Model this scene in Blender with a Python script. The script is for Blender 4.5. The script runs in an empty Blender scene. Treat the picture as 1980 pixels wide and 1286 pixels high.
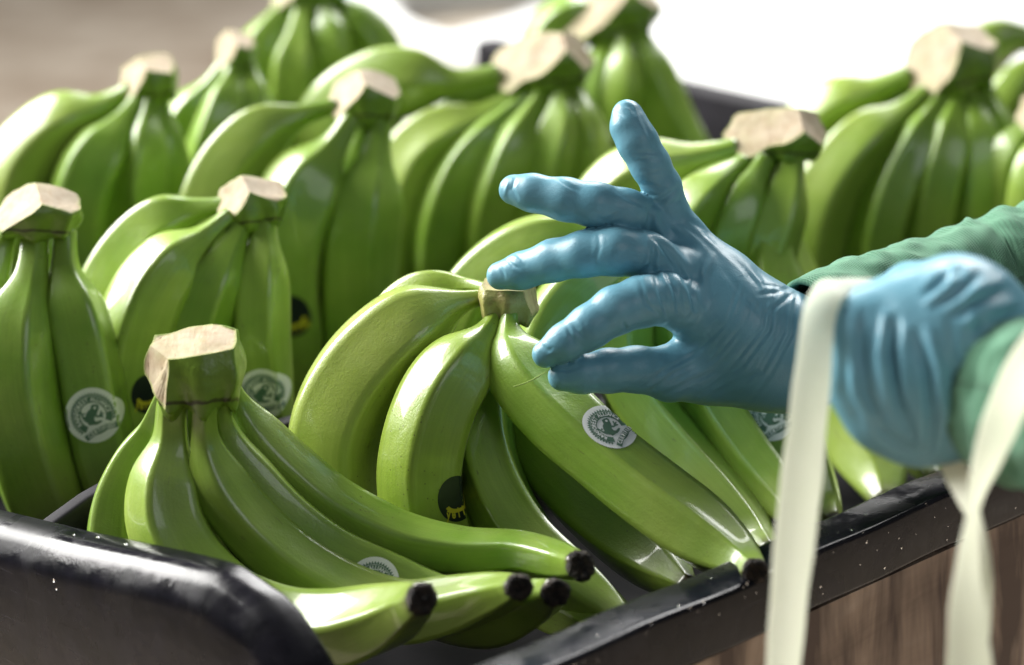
import bpy, bmesh, math, random
import numpy as np
from mathutils import Vector, Matrix
from mathutils.bvhtree import BVHTree
from mathutils.geometry import tessellate_polygon

random.seed(7)
SC = bpy.context.scene
COL = SC.collection

# ------------------------------------------------------------------ camera
PITCH = math.radians(18.5)
FPX = 5500.0                       # focal length in photograph pixels (100 mm lens)
CAM = Vector((0.0, 0.0, 0.4958))   # half a metre above the tray rims (z = 0)
FW = Vector((0, math.cos(PITCH), -math.sin(PITCH)))
UP = Vector((0, math.sin(PITCH), math.cos(PITCH)))
RT = Vector((1, 0, 0))
cd = bpy.data.cameras.new('camera')
cam = bpy.data.objects.new('camera', cd); COL.objects.link(cam)
cam.location = CAM
cam.rotation_euler = (math.pi / 2 - PITCH, 0, 0)
cd.lens = FPX / 1980 * 36; cd.sensor_width = 36; cd.sensor_fit = 'HORIZONTAL'
cd.clip_start = 0.05; cd.clip_end = 200
cd.dof.use_dof = True; cd.dof.focus_distance = 1.33; cd.dof.aperture_fstop = 4.8
SC.camera = cam

# ------------------------------------------------------------------ light
W = bpy.data.worlds.new('World'); SC.world = W; W.use_nodes = True
W.node_tree.nodes['Background'].inputs[0].default_value = (0.90, 0.95, 1.0, 1)
W.node_tree.nodes['Background'].inputs[1].default_value = 0.09

def area(name, loc, target, sx, sy, power, color=(1, 1, 1), spread=180):
    l = bpy.data.lights.new(name, 'AREA'); l.shape = 'RECTANGLE'
    l.size = sx; l.size_y = sy; l.energy = power; l.color = color; l.spread = math.radians(spread)
    o = bpy.data.objects.new(name, l); COL.objects.link(o)
    o.location = loc
    o.rotation_euler = (Vector(target) - Vector(loc)).to_track_quat('-Z', 'Y').to_euler()
    return o

area('daylight_from_open_side', (-2.35, 2.65, 1.6), (0, 1.4, 0.0), 2.3, 2.2, 132, (1.0, 0.985, 0.95), 95)
area('daylight_from_behind', (1.1, 4.6, 2.6), (0.3, 2.4, -0.2), 3.2, 1.6, 260, (1.0, 0.99, 0.97))
area('soft_front_light', (1.6, -1.2, 2.0), (0.1, 1.3, 0), 2.0, 1.4, 18, (0.92, 0.95, 1.0))

SC.view_settings.view_transform = 'Standard'
SC.view_settings.look = 'None'
SC.view_settings.exposure = 0.0
SC.view_settings.gamma = 1.0
SC.render.engine = 'CYCLES'
SC.cycles.use_denoising = True
SC.cycles.max_bounces = 6

# ------------------------------------------------------------------ helpers
def P(px, py, d):
    """point of the place seen at photograph pixel (px, py), d metres into the scene"""
    return CAM + d * (FW + (px - 990) / FPX * RT + (643 - py) / FPX * UP)

def on_z(px, py, z):
    r = FW + (px - 990) / FPX * RT + (643 - py) / FPX * UP
    return CAM + r * ((z - CAM.z) / r.z)

def to_px(V):
    V = np.asarray(V) - np.array(CAM)
    d = V @ np.array(FW)
    return 990 + FPX * (V @ np.array(RT)) / d, 643 - FPX * (V @ np.array(UP)) / d

def UV(u, v, z=0.0):
    """tray coordinates: u along the long walls (away to the right), v across (away to the left)"""
    s = math.sqrt(0.5)
    return Vector(((u - v) * s, (u + v) * s, z))

def tag(o, label=None, cat=None, group=None, kind=None):
    if label: o['label'] = label
    if cat: o['category'] = cat
    if group: o['group'] = group
    if kind: o['kind'] = kind
    return o

def empty(name, loc):
    o = bpy.data.objects.new(name, None); o.empty_display_size = 0.02
    COL.objects.link(o); o.location = loc
    return o

def origin_of(o):
    v = Vector((0, 0, 0))
    while o is not None:
        v = v + o.location; o = o.parent
    return v

def mesh(name, verts, faces, mat, parent=None, smooth=True, uvs=None):
    off = np.array(origin_of(parent)) if parent else np.zeros(3)
    V = np.asarray([tuple(v) for v in verts] if not isinstance(verts, np.ndarray) else verts, dtype=float) - off
    me = bpy.data.meshes.new(name)
    me.from_pydata(V.tolist(), [], [list(map(int, f)) for f in faces])
    me.validate()
    if smooth: me.polygons.foreach_set('use_smooth', [True] * len(me.polygons))
    if uvs is not None:
        ul = me.uv_layers.new(name='UVMap')
        li = np.zeros(len(me.loops), dtype=int); me.loops.foreach_get('vertex_index', li)
        ul.data.foreach_set('uv', np.asarray(uvs)[li].ravel())
    me.update()
    o = bpy.data.objects.new(name, me); COL.objects.link(o)
    me.materials.append(mat)
    if parent: o.parent = parent
    return o

def from_bm(name, bm, mat, parent=None, smooth=True):
    bm.verts.index_update()
    V = [v.co.copy() for v in bm.verts]; F = [[v.index for v in f.verts] for f in bm.faces]
    bm.free()
    return mesh(name, V, F, mat, parent, smooth)

def catmull(pts, n):
    """resample control rows (k columns) by arc length of the first three columns"""
    A = np.asarray(pts, dtype=float)
    A = np.vstack([2 * A[0] - A[1], A, 2 * A[-1] - A[-2]])
    out = []
    for i in range(1, len(A) - 2):
        p0, p1, p2, p3 = A[i - 1], A[i], A[i + 1], A[i + 2]
        for t in np.linspace(0, 1, 24, endpoint=False):
            out.append(0.5 * (2 * p1 + (p2 - p0) * t + (2 * p0 - 5 * p1 + 4 * p2 - p3) * t * t + (3 * p1 - p0 - 3 * p2 + p3) * t ** 3))
    out.append(A[-2]); out = np.array(out)
    s = np.concatenate([[0], np.cumsum(np.linalg.norm(np.diff(out[:, :3], axis=0), axis=1))])
    q = np.linspace(0, s[-1], n)
    return np.stack([np.interp(q, s, out[:, k]) for k in range(A.shape[1])], 1)

def frames(C):
    T = np.gradient(C, axis=0); T /= np.linalg.norm(T, axis=1)[:, None]
    a = np.array(FW) * -1.0                      # first frame: one axis faces the viewer's side
    N = []
    n = a - T[0] * (a @ T[0]); n /= np.linalg.norm(n)
    for t in T:
        n = n - t * (n @ t); n /= np.linalg.norm(n); N.append(n.copy())
    N = np.array(N); B = np.cross(T, N)
    return T, N, B

def wob(V, f, seed=0.0):
    """cheap smooth noise, about -1..1"""
    V = np.asarray(V) * f
    x, y, z = V[:, 0] + seed * 1.7, V[:, 1] - seed, V[:, 2] + seed * 0.6
    return (np.sin(x * 1.0 + 1.3 * np.sin(y * 0.9 + seed)) + np.sin(y * 1.3 + 1.1 * np.sin(z * 1.1 + 2.0))
            + np.sin(z * 0.9 + 1.7 * np.sin(x * 0.7 + 0.5))) / 3.0

# ------------------------------------------------------------------ materials
def new_mat(name):
    m = bpy.data.materials.new(name); m.use_nodes = True
    nt = m.node_tree; b = nt.nodes['Principled BSDF']
    return m, nt, b

def N_(nt, typ, **kw):
    n = nt.nodes.new(typ)
    for k, v in kw.items():
        if k in n.inputs.keys() if isinstance(k, str) else False: n.inputs[k].default_value = v
        else: setattr(n, k, v)
    return n

def ramp(nt, src, stops):
    r = nt.nodes.new('ShaderNodeValToRGB')
    el = r.color_ramp.elements
    while len(el) > 1: el.remove(el[-1])
    el[0].position = stops[0][0]; el[0].color = (*stops[0][1], 1) if len(stops[0][1]) == 3 else stops[0][1]
    for p, c in stops[1:]:
        e = el.new(p); e.color = (*c, 1) if len(c) == 3 else c
    nt.links.new(src, r.inputs[0]); return r

def noise(nt, scale, detail=3.0, rough=0.5, vec=None, dist=0.0):
    n = nt.nodes.new('ShaderNodeTexNoise')
    n.inputs['Scale'].default_value = scale; n.inputs['Detail'].default_value = detail
    n.inputs['Roughness'].default_value = rough; n.inputs['Distortion'].default_value = dist
    if vec is not None: nt.links.new(vec, n.inputs['Vector'])
    return n

def mixc(nt, a, b, fac, mode='MIX'):
    m = nt.nodes.new('ShaderNodeMix'); m.data_type = 'RGBA'; m.blend_type = mode
    for sock, v in ((m.inputs[6], a), (m.inputs[7], b)):
        if isinstance(v, tuple): sock.default_value = (*v, 1)
        else: nt.links.new(v, sock)
    if isinstance(fac, (int, float)): m.inputs[0].default_value = fac
    else: nt.links.new(fac, m.inputs[0])
    return m.outputs[2]

def bump(nt, b, height, strength, dist=0.001):
    n = nt.nodes.new('ShaderNodeBump'); n.inputs['Strength'].default_value = strength
    n.inputs['Distance'].default_value = dist
    nt.links.new(height, n.inputs['Height']); nt.links.new(n.outputs[0], b.inputs['Normal'])

def obj_vec(nt):
    return nt.nodes.new('ShaderNodeTexCoord').outputs['Object']

def banana_mat(name, ca, cb, specks):
    m, nt, b = new_mat(name)
    ov = obj_vec(nt)
    info = nt.nodes.new('ShaderNodeObjectInfo')
    uv = nt.nodes.new('ShaderNodeUVMap'); sep = nt.nodes.new('ShaderNodeSeparateXYZ')
    nt.links.new(uv.outputs[0], sep.inputs[0])
    n1 = noise(nt, 22, 3, 0.55, ov)
    add = nt.nodes.new('ShaderNodeMath'); add.operation = 'MULTIPLY_ADD'
    nt.links.new(info.outputs['Random'], add.inputs[0]); add.inputs[1].default_value = 0.30
    nt.links.new(n1.outputs[0], add.inputs[2])
    f = ramp(nt, add.outputs[0], [(0.35, (0, 0, 0)), (0.85, (1, 1, 1))])
    c = mixc(nt, ca, cb, f.outputs[0])
    # the necks and blossom ends are a deeper green than the fat middle
    ends = ramp(nt, sep.outputs[1], [(0.0, (0.75, 0.75, 0.75)), (0.10, (0.35, 0.35, 0.35)), (0.28, (0, 0, 0)), (0.80, (0, 0, 0)), (1.0, (0.7, 0.7, 0.7))])
    c = mixc(nt, c, (0.145, 0.25, 0.020), ends.outputs[0])
    # faint lengthwise streaks
    mp = nt.nodes.new('ShaderNodeMapping'); mp.inputs['Scale'].default_value = (60, 3, 1)
    nt.links.new(uv.outputs[0], mp.inputs[0])
    st = noise(nt, 1.0, 4, 0.6, mp.outputs[0])
    stf = ramp(nt, st.outputs[0], [(0.40, (0, 0, 0)), (0.75, (0.35, 0.35, 0.35))])
    c = mixc(nt, c, (0.12, 0.20, 0.016), stf.outputs[0])
    # small brown freckles
    vo = nt.nodes.new('ShaderNodeTexVoronoi'); vo.inputs['Scale'].default_value = 260
    nt.links.new(ov, vo.inputs['Vector'])
    n2 = noise(nt, 30, 2, 0.5, ov)
    th = nt.nodes.new('ShaderNodeMath'); th.operation = 'MULTIPLY'
    dots = ramp(nt, vo.outputs['Distance'], [(0.06, (1, 1, 1)), (0.14, (0, 0, 0))])
    pat = ramp(nt, n2.outputs[0], [(0.60 - specks, (0, 0, 0)), (0.70 - specks, (0.8, 0.8, 0.8))])
    nt.links.new(dots.outputs[0], th.inputs[0]); nt.links.new(pat.outputs[0], th.inputs[1])
    c = mixc(nt, c, (0.06, 0.055, 0.015), th.outputs[0])
    # scuffs: rare brownish rub marks
    n3 = noise(nt, 70, 5, 0.65, ov, 0.6)
    sc = ramp(nt, n3.outputs[0], [(0.665, (0, 0, 0)), (0.78, (0.5, 0.5, 0.5))])
    c = mixc(nt, c, (0.13, 0.14, 0.035), sc.outputs[0])
    mp3 = nt.nodes.new('ShaderNodeMapping'); mp3.inputs['Scale'].default_value = (26, 11, 1)
    mp3.inputs['Rotation'].default_value = (0, 0, 0.3)
    ad3 = nt.nodes.new('ShaderNodeVectorMath'); ad3.operation = 'ADD'
    nt.links.new(uv.outputs[0], ad3.inputs[0]); nt.links.new(info.outputs['Random'], ad3.inputs[1]); nt.links.new(ad3.outputs[0], mp3.inputs[0])
    n5 = noise(nt, 1.0, 6, 0.7, mp3.outputs[0], 1.2)
    s5 = ramp(nt, n5.outputs[0], [(0.645, (0, 0, 0)), (0.68, (0.75, 0.75, 0.75)), (0.73, (0.25, 0.25, 0.25))])
    c = mixc(nt, c, (0.11, 0.10, 0.035), s5.outputs[0])
    n6 = noise(nt, 9, 3, 0.6, ov)
    s6 = ramp(nt, n6.outputs[0], [(0.42, (0, 0, 0)), (0.66, (0.45, 0.45, 0.45))])
    c = mixc(nt, c, (0.36, 0.43, 0.10), s6.outputs[0])
    tipf = ramp(nt, sep.outputs[1], [(0.955, (0, 0, 0)), (0.985, (0.55, 0.55, 0.55)), (1.0, (1, 1, 1))])
    c = mixc(nt, c, (0.055, 0.040, 0.020), tipf.outputs[0])
    nt.links.new(c, b.inputs['Base Color'])
    nr = noise(nt, 90, 4, 0.6, ov)
    rr = ramp(nt, nr.outputs[0], [(0.3, (0.30, 0.30, 0.30)), (0.75, (0.46, 0.46, 0.46))])
    nt.links.new(rr.outputs[0], b.inputs['Roughness'])
    b.inputs['Specular IOR Level'].default_value = 0.55
    b.inputs['Coat Weight'].default_value = 0.5; b.inputs['Coat Roughness'].default_value = 0.07
    b.inputs['Subsurface Weight'].default_value = 0.10
    b.inputs['Subsurface Radius'].default_value = (0.004, 0.006, 0.001)
    nb = noise(nt, 900, 2, 0.6, ov)
    nb2 = noise(nt, 130, 3, 0.5, ov)
    mx = nt.nodes.new('ShaderNodeMath'); mx.operation = 'MULTIPLY_ADD'
    nt.links.new(nb2.outputs[0], mx.inputs[0]); mx.inputs[1].default_value = 1.6
    nt.links.new(nb.outputs[0], mx.inputs[2])
    bump(nt, b, mx.outputs[0], 0.32, 0.0004)
    return m

M = {}
M['banana'] = banana_mat('banana_peel', (0.150, 0.295, 0.024), (0.300, 0.432, 0.066), 0.05)
M['banana_warm'] = banana_mat('banana_peel_yellowish', (0.215, 0.325, 0.030), (0.335, 0.430, 0.070), 0.13)

def simple(name, col, rough, spec=0.5, nscale=None, ncol=None, nlo=0.4, nhi=0.7, bs=None, bstr=0.3, bdist=0.001, coat=0.0, detail=4):
    m, nt, b = new_mat(name)
    b.inputs['Roughness'].default_value = rough; b.inputs['Specular IOR Level'].default_value = spec
    b.inputs['Coat Weight'].default_value = coat
    b.inputs['Base Color'].default_value = (*col, 1)
    ov = obj_vec(nt)
    if nscale:
        n = noise(nt, nscale, detail, 0.6, ov)
        f = ramp(nt, n.outputs[0], [(nlo, (0, 0, 0)), (nhi, (1, 1, 1))])
        nt.links.new(mixc(nt, col, ncol, f.outputs[0]), b.inputs['Base Color'])
    if bs:
        n = noise(nt, bs, 4, 0.6, ov); bump(nt, b, n.outputs[0], bstr, bdist)
    return m

def crown_material():
    m, nt, b = new_mat('crown_skin')
    ov = obj_vec(nt)
    n = noise(nt, 55, 4, 0.6, ov)
    f = ramp(nt, n.outputs[0], [(0.40, (0, 0, 0)), (0.75, (1, 1, 1))])
    c = mixc(nt, (0.150, 0.250, 0.024), (0.085, 0.155, 0.014), f.outputs[0])
    uv = nt.nodes.new('ShaderNodeUVMap'); sep = nt.nodes.new('ShaderNodeSeparateXYZ'); nt.links.new(uv.outputs[0], sep.inputs[0])
    n2 = noise(nt, 90, 3, 0.6, ov)
    ad = nt.nodes.new('ShaderNodeMath'); ad.operation = 'MULTIPLY_ADD'; ad.inputs[1].default_value = 0.10
    nt.links.new(n2.outputs[0], ad.inputs[0]); nt.links.new(sep.outputs[1], ad.inputs[2])
    ln = ramp(nt, ad.outputs[0], [(0.195, (0, 0, 0)), (0.215, (0.9, 0.9, 0.9)), (0.235, (0.9, 0.9, 0.9)), (0.262, (0, 0, 0))])
    c = mixc(nt, c, (0.030, 0.022, 0.012), ln.outputs[0])
    nt.links.new(c, b.inputs['Base Color']); b.inputs['Roughness'].default_value = 0.33
    nb = noise(nt, 260, 4, 0.6, ov); bump(nt, b, nb.outputs[0], 0.45, 0.0010)
    return m
M['crown'] = crown_material()
def cut_material(name, ca, cb, rim):
    m, nt, b = new_mat(name)
    ov = obj_vec(nt)
    n = noise(nt, 120, 5, 0.65, ov)
    f = ramp(nt, n.outputs[0], [(0.44, (0, 0, 0)), (0.80, (1, 1, 1))])
    c = mixc(nt, ca, cb, f.outputs[0])
    n4 = noise(nt, 35, 3, 0.6, ov); f4 = ramp(nt, n4.outputs[0], [(0.45, (0, 0, 0)), (0.7, (0.6, 0.6, 0.6))])
    c = mixc(nt, c, (0.36, 0.34, 0.17), f4.outputs[0])
    uv = nt.nodes.new('ShaderNodeUVMap'); sep = nt.nodes.new('ShaderNodeSeparateXYZ'); nt.links.new(uv.outputs[0], sep.inputs[0])
    ad = nt.nodes.new('ShaderNodeMath'); ad.operation = 'MULTIPLY_ADD'; ad.inputs[1].default_value = 0.35
    nt.links.new(n.outputs[0], ad.inputs[0]); nt.links.new(sep.outputs[0], ad.inputs[2])
    e = ramp(nt, ad.outputs[0], [(0.16, (0.9, 0.9, 0.9)), (0.50, (0, 0, 0))])
    c = mixc(nt, c, rim, e.outputs[0])
    nt.links.new(c, b.inputs['Base Color']); b.inputs['Roughness'].default_value = 0.6; b.inputs['Specular IOR Level'].default_value = 0.22
    mp = nt.nodes.new('ShaderNodeMapping'); mp.inputs['Scale'].default_value = (500, 120, 120); mp.inputs['Rotation'].default_value = (0.4, 0.5, 0.7)
    nt.links.new(ov, mp.inputs[0]); nb = noise(nt, 1.0, 4, 0.6, mp.outputs[0])
    bump(nt, b, nb.outputs[0], 0.45, 0.0007)
    return m
M['cut'] = cut_material('cut_flesh', (0.41, 0.335, 0.235), (0.26, 0.17, 0.09), (0.24, 0.29, 0.07))
M['cut_brown'] = cut_material('browned_cut', (0.34, 0.29, 0.12), (0.15, 0.085, 0.035), (0.22, 0.22, 0.06))
M['crown_old'] = simple('aged_crown_skin', (0.33, 0.32, 0.10), 0.42, 0.5, 90, (0.19, 0.12, 0.05), 0.48, 0.70, 420, 0.6, 0.001)
M['tip'] = simple('dry_blossom_end', (0.050, 0.034, 0.022), 0.6, 0.4, 420, (0.010, 0.007, 0.006), 0.42, 0.58, 800, 1.0, 0.003)
M['sticker'] = simple('sticker_paper', (0.86, 0.87, 0.85), 0.45, 0.3, 60, (0.80, 0.82, 0.80), 0.4, 0.8)
M['sticker_green'] = simple('sticker_ink', (0.095, 0.185, 0.125), 0.40, 0.4, 200, (0.12, 0.215, 0.15), 0.4, 0.7)
M['sticker_white'] = simple('sticker_letter_white', (0.86, 0.87, 0.85), 0.40, 0.4)
M['sticker_dark'] = simple('dark_sticker', (0.010, 0.018, 0.014), 0.30, 0.5, 80, (0.016, 0.026, 0.02))
M['sticker_yellow'] = simple('sticker_yellow_ink', (0.55, 0.50, 0.03), 0.40, 0.4)

def glove_material():
    m, nt, b = new_mat('blue_nitrile')
    ov = obj_vec(nt)
    n = noise(nt, 45, 4, 0.6, ov)
    f = ramp(nt, n.outputs[0], [(0.35, (0, 0, 0)), (0.75, (1, 1, 1))])
    nt.links.new(mixc(nt, (0.118, 0.300, 0.390), (0.155, 0.355, 0.450), f.outputs[0]), b.inputs['Base Color'])
    nr = noise(nt, 60, 3, 0.6, ov)
    rr = ramp(nt, nr.outputs[0], [(0.35, (0.30, 0.30, 0.30)), (0.7, (0.44, 0.44, 0.44))])
    nt.links.new(rr.outputs[0], b.inputs['Roughness'])
    b.inputs['Specular IOR Level'].default_value = 0.45
    n1 = noise(nt, 1500, 2, 0.5, ov); n2 = noise(nt, 170, 3, 0.6, ov, 0.8)
    mx = nt.nodes.new('ShaderNodeMath'); mx.operation = 'MULTIPLY_ADD'
    nt.links.new(n2.outputs[0], mx.inputs[0]); mx.inputs[1].default_value = 1.0
    nt.links.new(n1.outputs[0], mx.inputs[2])
    bump(nt, b, mx.outputs[0], 0.28, 0.0005)
    return m
M['glove'] = glove_material()
M['skin'] = simple('skin', (0.33, 0.17, 0.11), 0.5, 0.4, 120, (0.26, 0.12, 0.08), bs=500, bstr=0.3)

def knit_material():
    m, nt, b = new_mat('green_knit')
    ov = obj_vec(nt)
    n = noise(nt, 60, 4, 0.6, ov)
    f = ramp(nt, n.outputs[0], [(0.35, (0, 0, 0)), (0.75, (1, 1, 1))])
    nt.links.new(mixc(nt, (0.105, 0.245, 0.155), (0.138, 0.295, 0.195), f.outputs[0]), b.inputs['Base Color'])
    b.inputs['Roughness'].default_value = 0.9; b.inputs['Specular IOR Level'].default_value = 0.15
    b.inputs['Sheen Weight'].default_value = 0.12; b.inputs['Sheen Roughness'].default_value = 0.4
    uv = nt.nodes.new('ShaderNodeUVMap')
    w1 = nt.nodes.new('ShaderNodeTexWave'); w1.inputs['Scale'].default_value = 13; w1.inputs['Distortion'].default_value = 1.2
    w1.inputs['Detail'].default_value = 2; w1.bands_direction = 'X'
    w2 = nt.nodes.new('ShaderNodeTexWave'); w2.inputs['Scale'].default_value = 10; w2.inputs['Distortion'].default_value = 1.2; w2.bands_direction = 'Y'
    nt.links.new(uv.outputs[0], w1.inputs[0]); nt.links.new(uv.outputs[0], w2.inputs[0])
    mx = nt.nodes.new('ShaderNodeMath'); mx.operation = 'MULTIPLY_ADD'
    nt.links.new(w1.outputs['Fac'], mx.inputs[0]); mx.inputs[1].default_value = 0.7; nt.links.new(w2.outputs['Fac'], mx.inputs[2])
    bump(nt, b, mx.outputs[0], 0.7, 0.0007)
    return m
M['knit'] = knit_material()

def tray_material():
    m, nt, b = new_mat('black_plastic')
    ov = obj_vec(nt)
    n = noise(nt, 35, 5, 0.65, ov)
    f = ramp(nt, n.outputs[0], [(0.42, (0, 0, 0)), (0.72, (1, 1, 1))])
    c = mixc(nt, (0.006, 0.006, 0.008), (0.015, 0.014, 0.020), f.outputs[0])
    # long scratches
    mp = nt.nodes.new('ShaderNodeMapping'); mp.inputs['Scale'].default_value = (30, 30, 700); mp.inputs['Rotation'].default_value = (0.2, 0.1, 0)
    nt.links.new(ov, mp.inputs[0])
    s = noise(nt, 1.0, 2, 0.5, mp.outputs[0])
    sf = ramp(nt, s.outputs[0], [(0.68, (0, 0, 0)), (0.74, (0.5, 0.5, 0.5))])
    c = mixc(nt, c, (0.03, 0.029, 0.036), sf.outputs[0])
    nt.links.new(c, b.inputs['Base Color'])
    # wet film: glossy where wet, duller where it has dried
    nw = noise(nt, 28, 4, 0.6, ov, 0.5)
    rr = ramp(nt, nw.outputs[0], [(0.42, (0.10, 0.10, 0.10)), (0.60, (0.33, 0.33, 0.33))])
    nt.links.new(rr.outputs[0], b.inputs['Roughness'])
    b.inputs['Specular IOR Level'].default_value = 0.22
    nb = noise(nt, 120, 4, 0.6, ov)
    bump(nt, b, nb.outputs[0], 0.16, 0.0010)
    return m
M['tray'] = tray_material()
M['tray_dry'] = simple('dry_black_plastic', (0.014, 0.013, 0.016), 0.55, 0.12, 40, (0.026, 0.024, 0.03))
M['tray_floor'] = simple('black_tray_floor', (0.008, 0.008, 0.009), 0.7, 0.06, 40, (0.014, 0.013, 0.015))

def water_material():
    m, nt, b = new_mat('water_drop')
    b.inputs['Base Color'].default_value = (1, 1, 1, 1); b.inputs['Roughness'].default_value = 0.02
    b.inputs['IOR'].default_value = 1.33; b.inputs['Transmission Weight'].default_value = 1.0
    return m
M['water'] = water_material()

def wood_material():
    m, nt, b = new_mat('stained_wood')
    ov = obj_vec(nt)
    mp = nt.nodes.new('ShaderNodeMapping'); mp.inputs['Scale'].default_value = (5, 5, 34)
    nt.links.new(ov, mp.inputs[0])
    g = noise(nt, 1.0, 5, 0.6, mp.outputs[0], 0.8)
    c1 = ramp(nt, g.outputs[0], [(0.3, (0.24, 0.165, 0.115)), (0.55, (0.40, 0.29, 0.21)), (0.8, (0.52, 0.40, 0.31))])
    mp2 = nt.nodes.new('ShaderNodeMapping'); mp2.inputs['Scale'].default_value = (22, 22, 5)
    nt.links.new(ov, mp2.inputs[0])
    s = noise(nt, 1.0, 4, 0.6, mp2.outputs[0], 0.6)
    sf = ramp(nt, s.outputs[0], [(0.44, (0, 0, 0)), (0.62, (0.9, 0.9, 0.9))])
    c = mixc(nt, c1.outputs[0], (0.050, 0.026, 0.020), sf.outputs[0])
    nt.links.new(c, b.inputs['Base Color']); b.inputs['Roughness'].default_value = 0.6
    bump(nt, b, g.outputs[0], 0.3, 0.002)
    return m
M['wood'] = wood_material()

def strap_material():
    m, nt, b = new_mat('pale_strap')
    ov = obj_vec(nt)
    n = noise(nt, 40, 4, 0.6, ov)
    f = ramp(nt, n.outputs[0], [(0.4, (0, 0, 0)), (0.75, (1, 1, 1))])
    nt.links.new(mixc(nt, (0.88, 0.88, 0.79), (0.82, 0.85, 0.70), f.outputs[0]), b.inputs['Base Color'])
    b.inputs['Roughness'].default_value = 0.42
    tl = nt.nodes.new('ShaderNodeBsdfTranslucent'); tl.inputs[0].default_value = (0.93, 0.94, 0.84, 1)
    ms = nt.nodes.new('ShaderNodeMixShader'); ms.inputs[0].default_value = 0.62
    nt.links.new(b.outputs[0], ms.inputs[1]); nt.links.new(tl.outputs[0], ms.inputs[2])
    nt.links.new(ms.outputs[0], nt.nodes['Material Output'].inputs[0])
    mp = nt.nodes.new('ShaderNodeMapping'); mp.inputs['Scale'].default_value = (400, 400, 12)
    nt.links.new(ov, mp.inputs[0]); n2 = noise(nt, 1.0, 2, 0.5, mp.outputs[0])
    bump(nt, b, n2.outputs[0], 0.2, 0.0006)
    return m
M['strap'] = strap_material()
M['fibre'] = simple('plant_fibre', (0.35, 0.48, 0.12), 0.4)
M['ground'] = simple('dusty_floor', (0.50, 0.39, 0.29), 0.9, 0.2, 5.0, (0.86, 0.75, 0.61), 0.40, 0.66, 20, 0.3, 0.01)
M['white'] = simple('white_paint', (0.66, 0.66, 0.65), 0.6, 0.2, 5, (0.60, 0.60, 0.585))
M['brown_water'] = simple('dull_water', (0.33, 0.28, 0.22), 0.35, 0.3, 4, (0.42, 0.37, 0.30), bs=12, bstr=0.2, bdist=0.004)

# ------------------------------------------------------------------ setting: floor, washing tank, table, trays
FLOOR_Z = -0.92
def sheet(name, pts, mat, parent=None):
    return mesh(name, pts, [list(range(len(pts)))], mat, parent, smooth=False)

g = sheet('ground', [(-60, -20, FLOOR_Z), (60, -20, FLOOR_Z), (60, 120, FLOOR_Z), (-60, 120, FLOOR_Z)], M['ground'])
tag(g, kind='structure')

def prism(pts, z0, z1):
    n = len(pts)
    V = [(p[0], p[1], z1) for p in pts] + [(p[0], p[1], z0) for p in pts]
    F = [list(range(n)), list(range(2 * n - 1, n - 1, -1))]
    for i in range(n):
        j = (i + 1) % n
        F.append([i, i + n, j + n, j])
    return V, F

def box_uv(u0, u1, v0, v1, z0, z1):
    return prism([UV(u0, v0), UV(u1, v0), UV(u1, v1), UV(u0, v1)], z0, z1)

# white tank with a broad ledge to the right and an opening of dull water
TZ = -0.10
tank = empty('washing_tank', (0.3, 3.4, FLOOR_Z))
tag(tank, 'white washing tank with a broad pale ledge behind the banana trays, out of focus', 'tank')
outer = [on_z(845, 98, TZ), on_z(2500, 420, TZ), on_z(3400, -160, TZ), on_z(1500, -260, TZ), on_z(560, -70, TZ), on_z(690, -2, TZ), on_z(770, 45, TZ)]
inner = [on_z(868, 66, TZ), on_z(960, 40, TZ), on_z(1090, -6, TZ), on_z(1300, -90, TZ), on_z(780, -60, TZ), on_z(745, -2, TZ), on_z(800, 42, TZ)]
bm = bmesh.new()
def loop(pts, z): return [bm.verts.new((p.x, p.y, z)) for p in pts]
ot, it = loop(outer, TZ), loop(inner, TZ)
ob, ib = loop(outer, FLOOR_Z), loop(inner, TZ - 0.12)
for i in range(7):
    j = (i + 1) % 7
    bm.faces.new((ot[i], ob[i], ob[j], ot[j]))
    bm.faces.new((it[i], it[j], ib[j], ib[i]))
geom = bmesh.ops.triangle_fill(bm, use_beauty=True, edges=[e for e in bm.edges if e.verts[0].co.z > TZ - 1e-6 and e.verts[1].co.z > TZ - 1e-6])
bmesh.ops.recalc_face_normals(bm, faces=bm.faces)
from_bm('tank_wall', bm, M['white'], tank, smooth=False)
V, F = prism([(p.x, p.y) for p in inner], TZ - 0.09, TZ - 0.05)
mesh('water_surface', V, F, M['brown_water'], tank, smooth=False)

# table the trays stand on
U0, U1 = 0.715, 1.531
VS = [0.757, 1.0286, 1.300, 1.572]
FZ = -0.085
table = empty('packing_table', UV(1.1, 1.16, FLOOR_Z))
tag(table, 'brown stained wooden packing table under the black trays', 'table')
V, F = box_uv(0.7095, 1.66, 0.745, 1.62, -0.16, -0.105); mesh('table_top', V, F, M['wood'], table, smooth=False)
V, F = box_uv(0.60, 1.66, 0.7335, 0.7445, -0.62, -0.0285); mesh('side_board', V, F, M['wood'], table, smooth=False)
V, F = box_uv(0.701, 0.709, 0.7450, 1.62, -0.62, -0.106); mesh('end_board', V, F, M['wood'], table, smooth=False)
for (a, b_) in ((0.712, 0.76), (1.58, 0.76), (0.712, 1.55), (1.58, 1.55)):
    V, F = box_uv(a, a + 0.06, b_, b_ + 0.06, FLOOR_Z, -0.161); mesh('leg', V, F, M['wood'], table, smooth=False)

def extrude_profile(path, prof, mat, name, parent, bev=True):
    """path: list of (origin, side vector) ; prof: list of (side, z) forming a closed loop"""
    n = len(prof); V = []; F = []
    for o, s, dz in path:
        for a, z in prof: V.append(o + s * a + Vector((0, 0, z + dz)))
    for i in range(len(path) - 1):
        for k in range(n):
            F.append([i * n + k, i * n + (k + 1) % n, (i + 1) * n + (k + 1) % n, (i + 1) * n + k])
    F.append(list(range(n))[::-1]); F.append([(len(path) - 1) * n + k for k in range(n)])
    return mesh(name, V, F, mat, parent, smooth=False)

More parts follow.
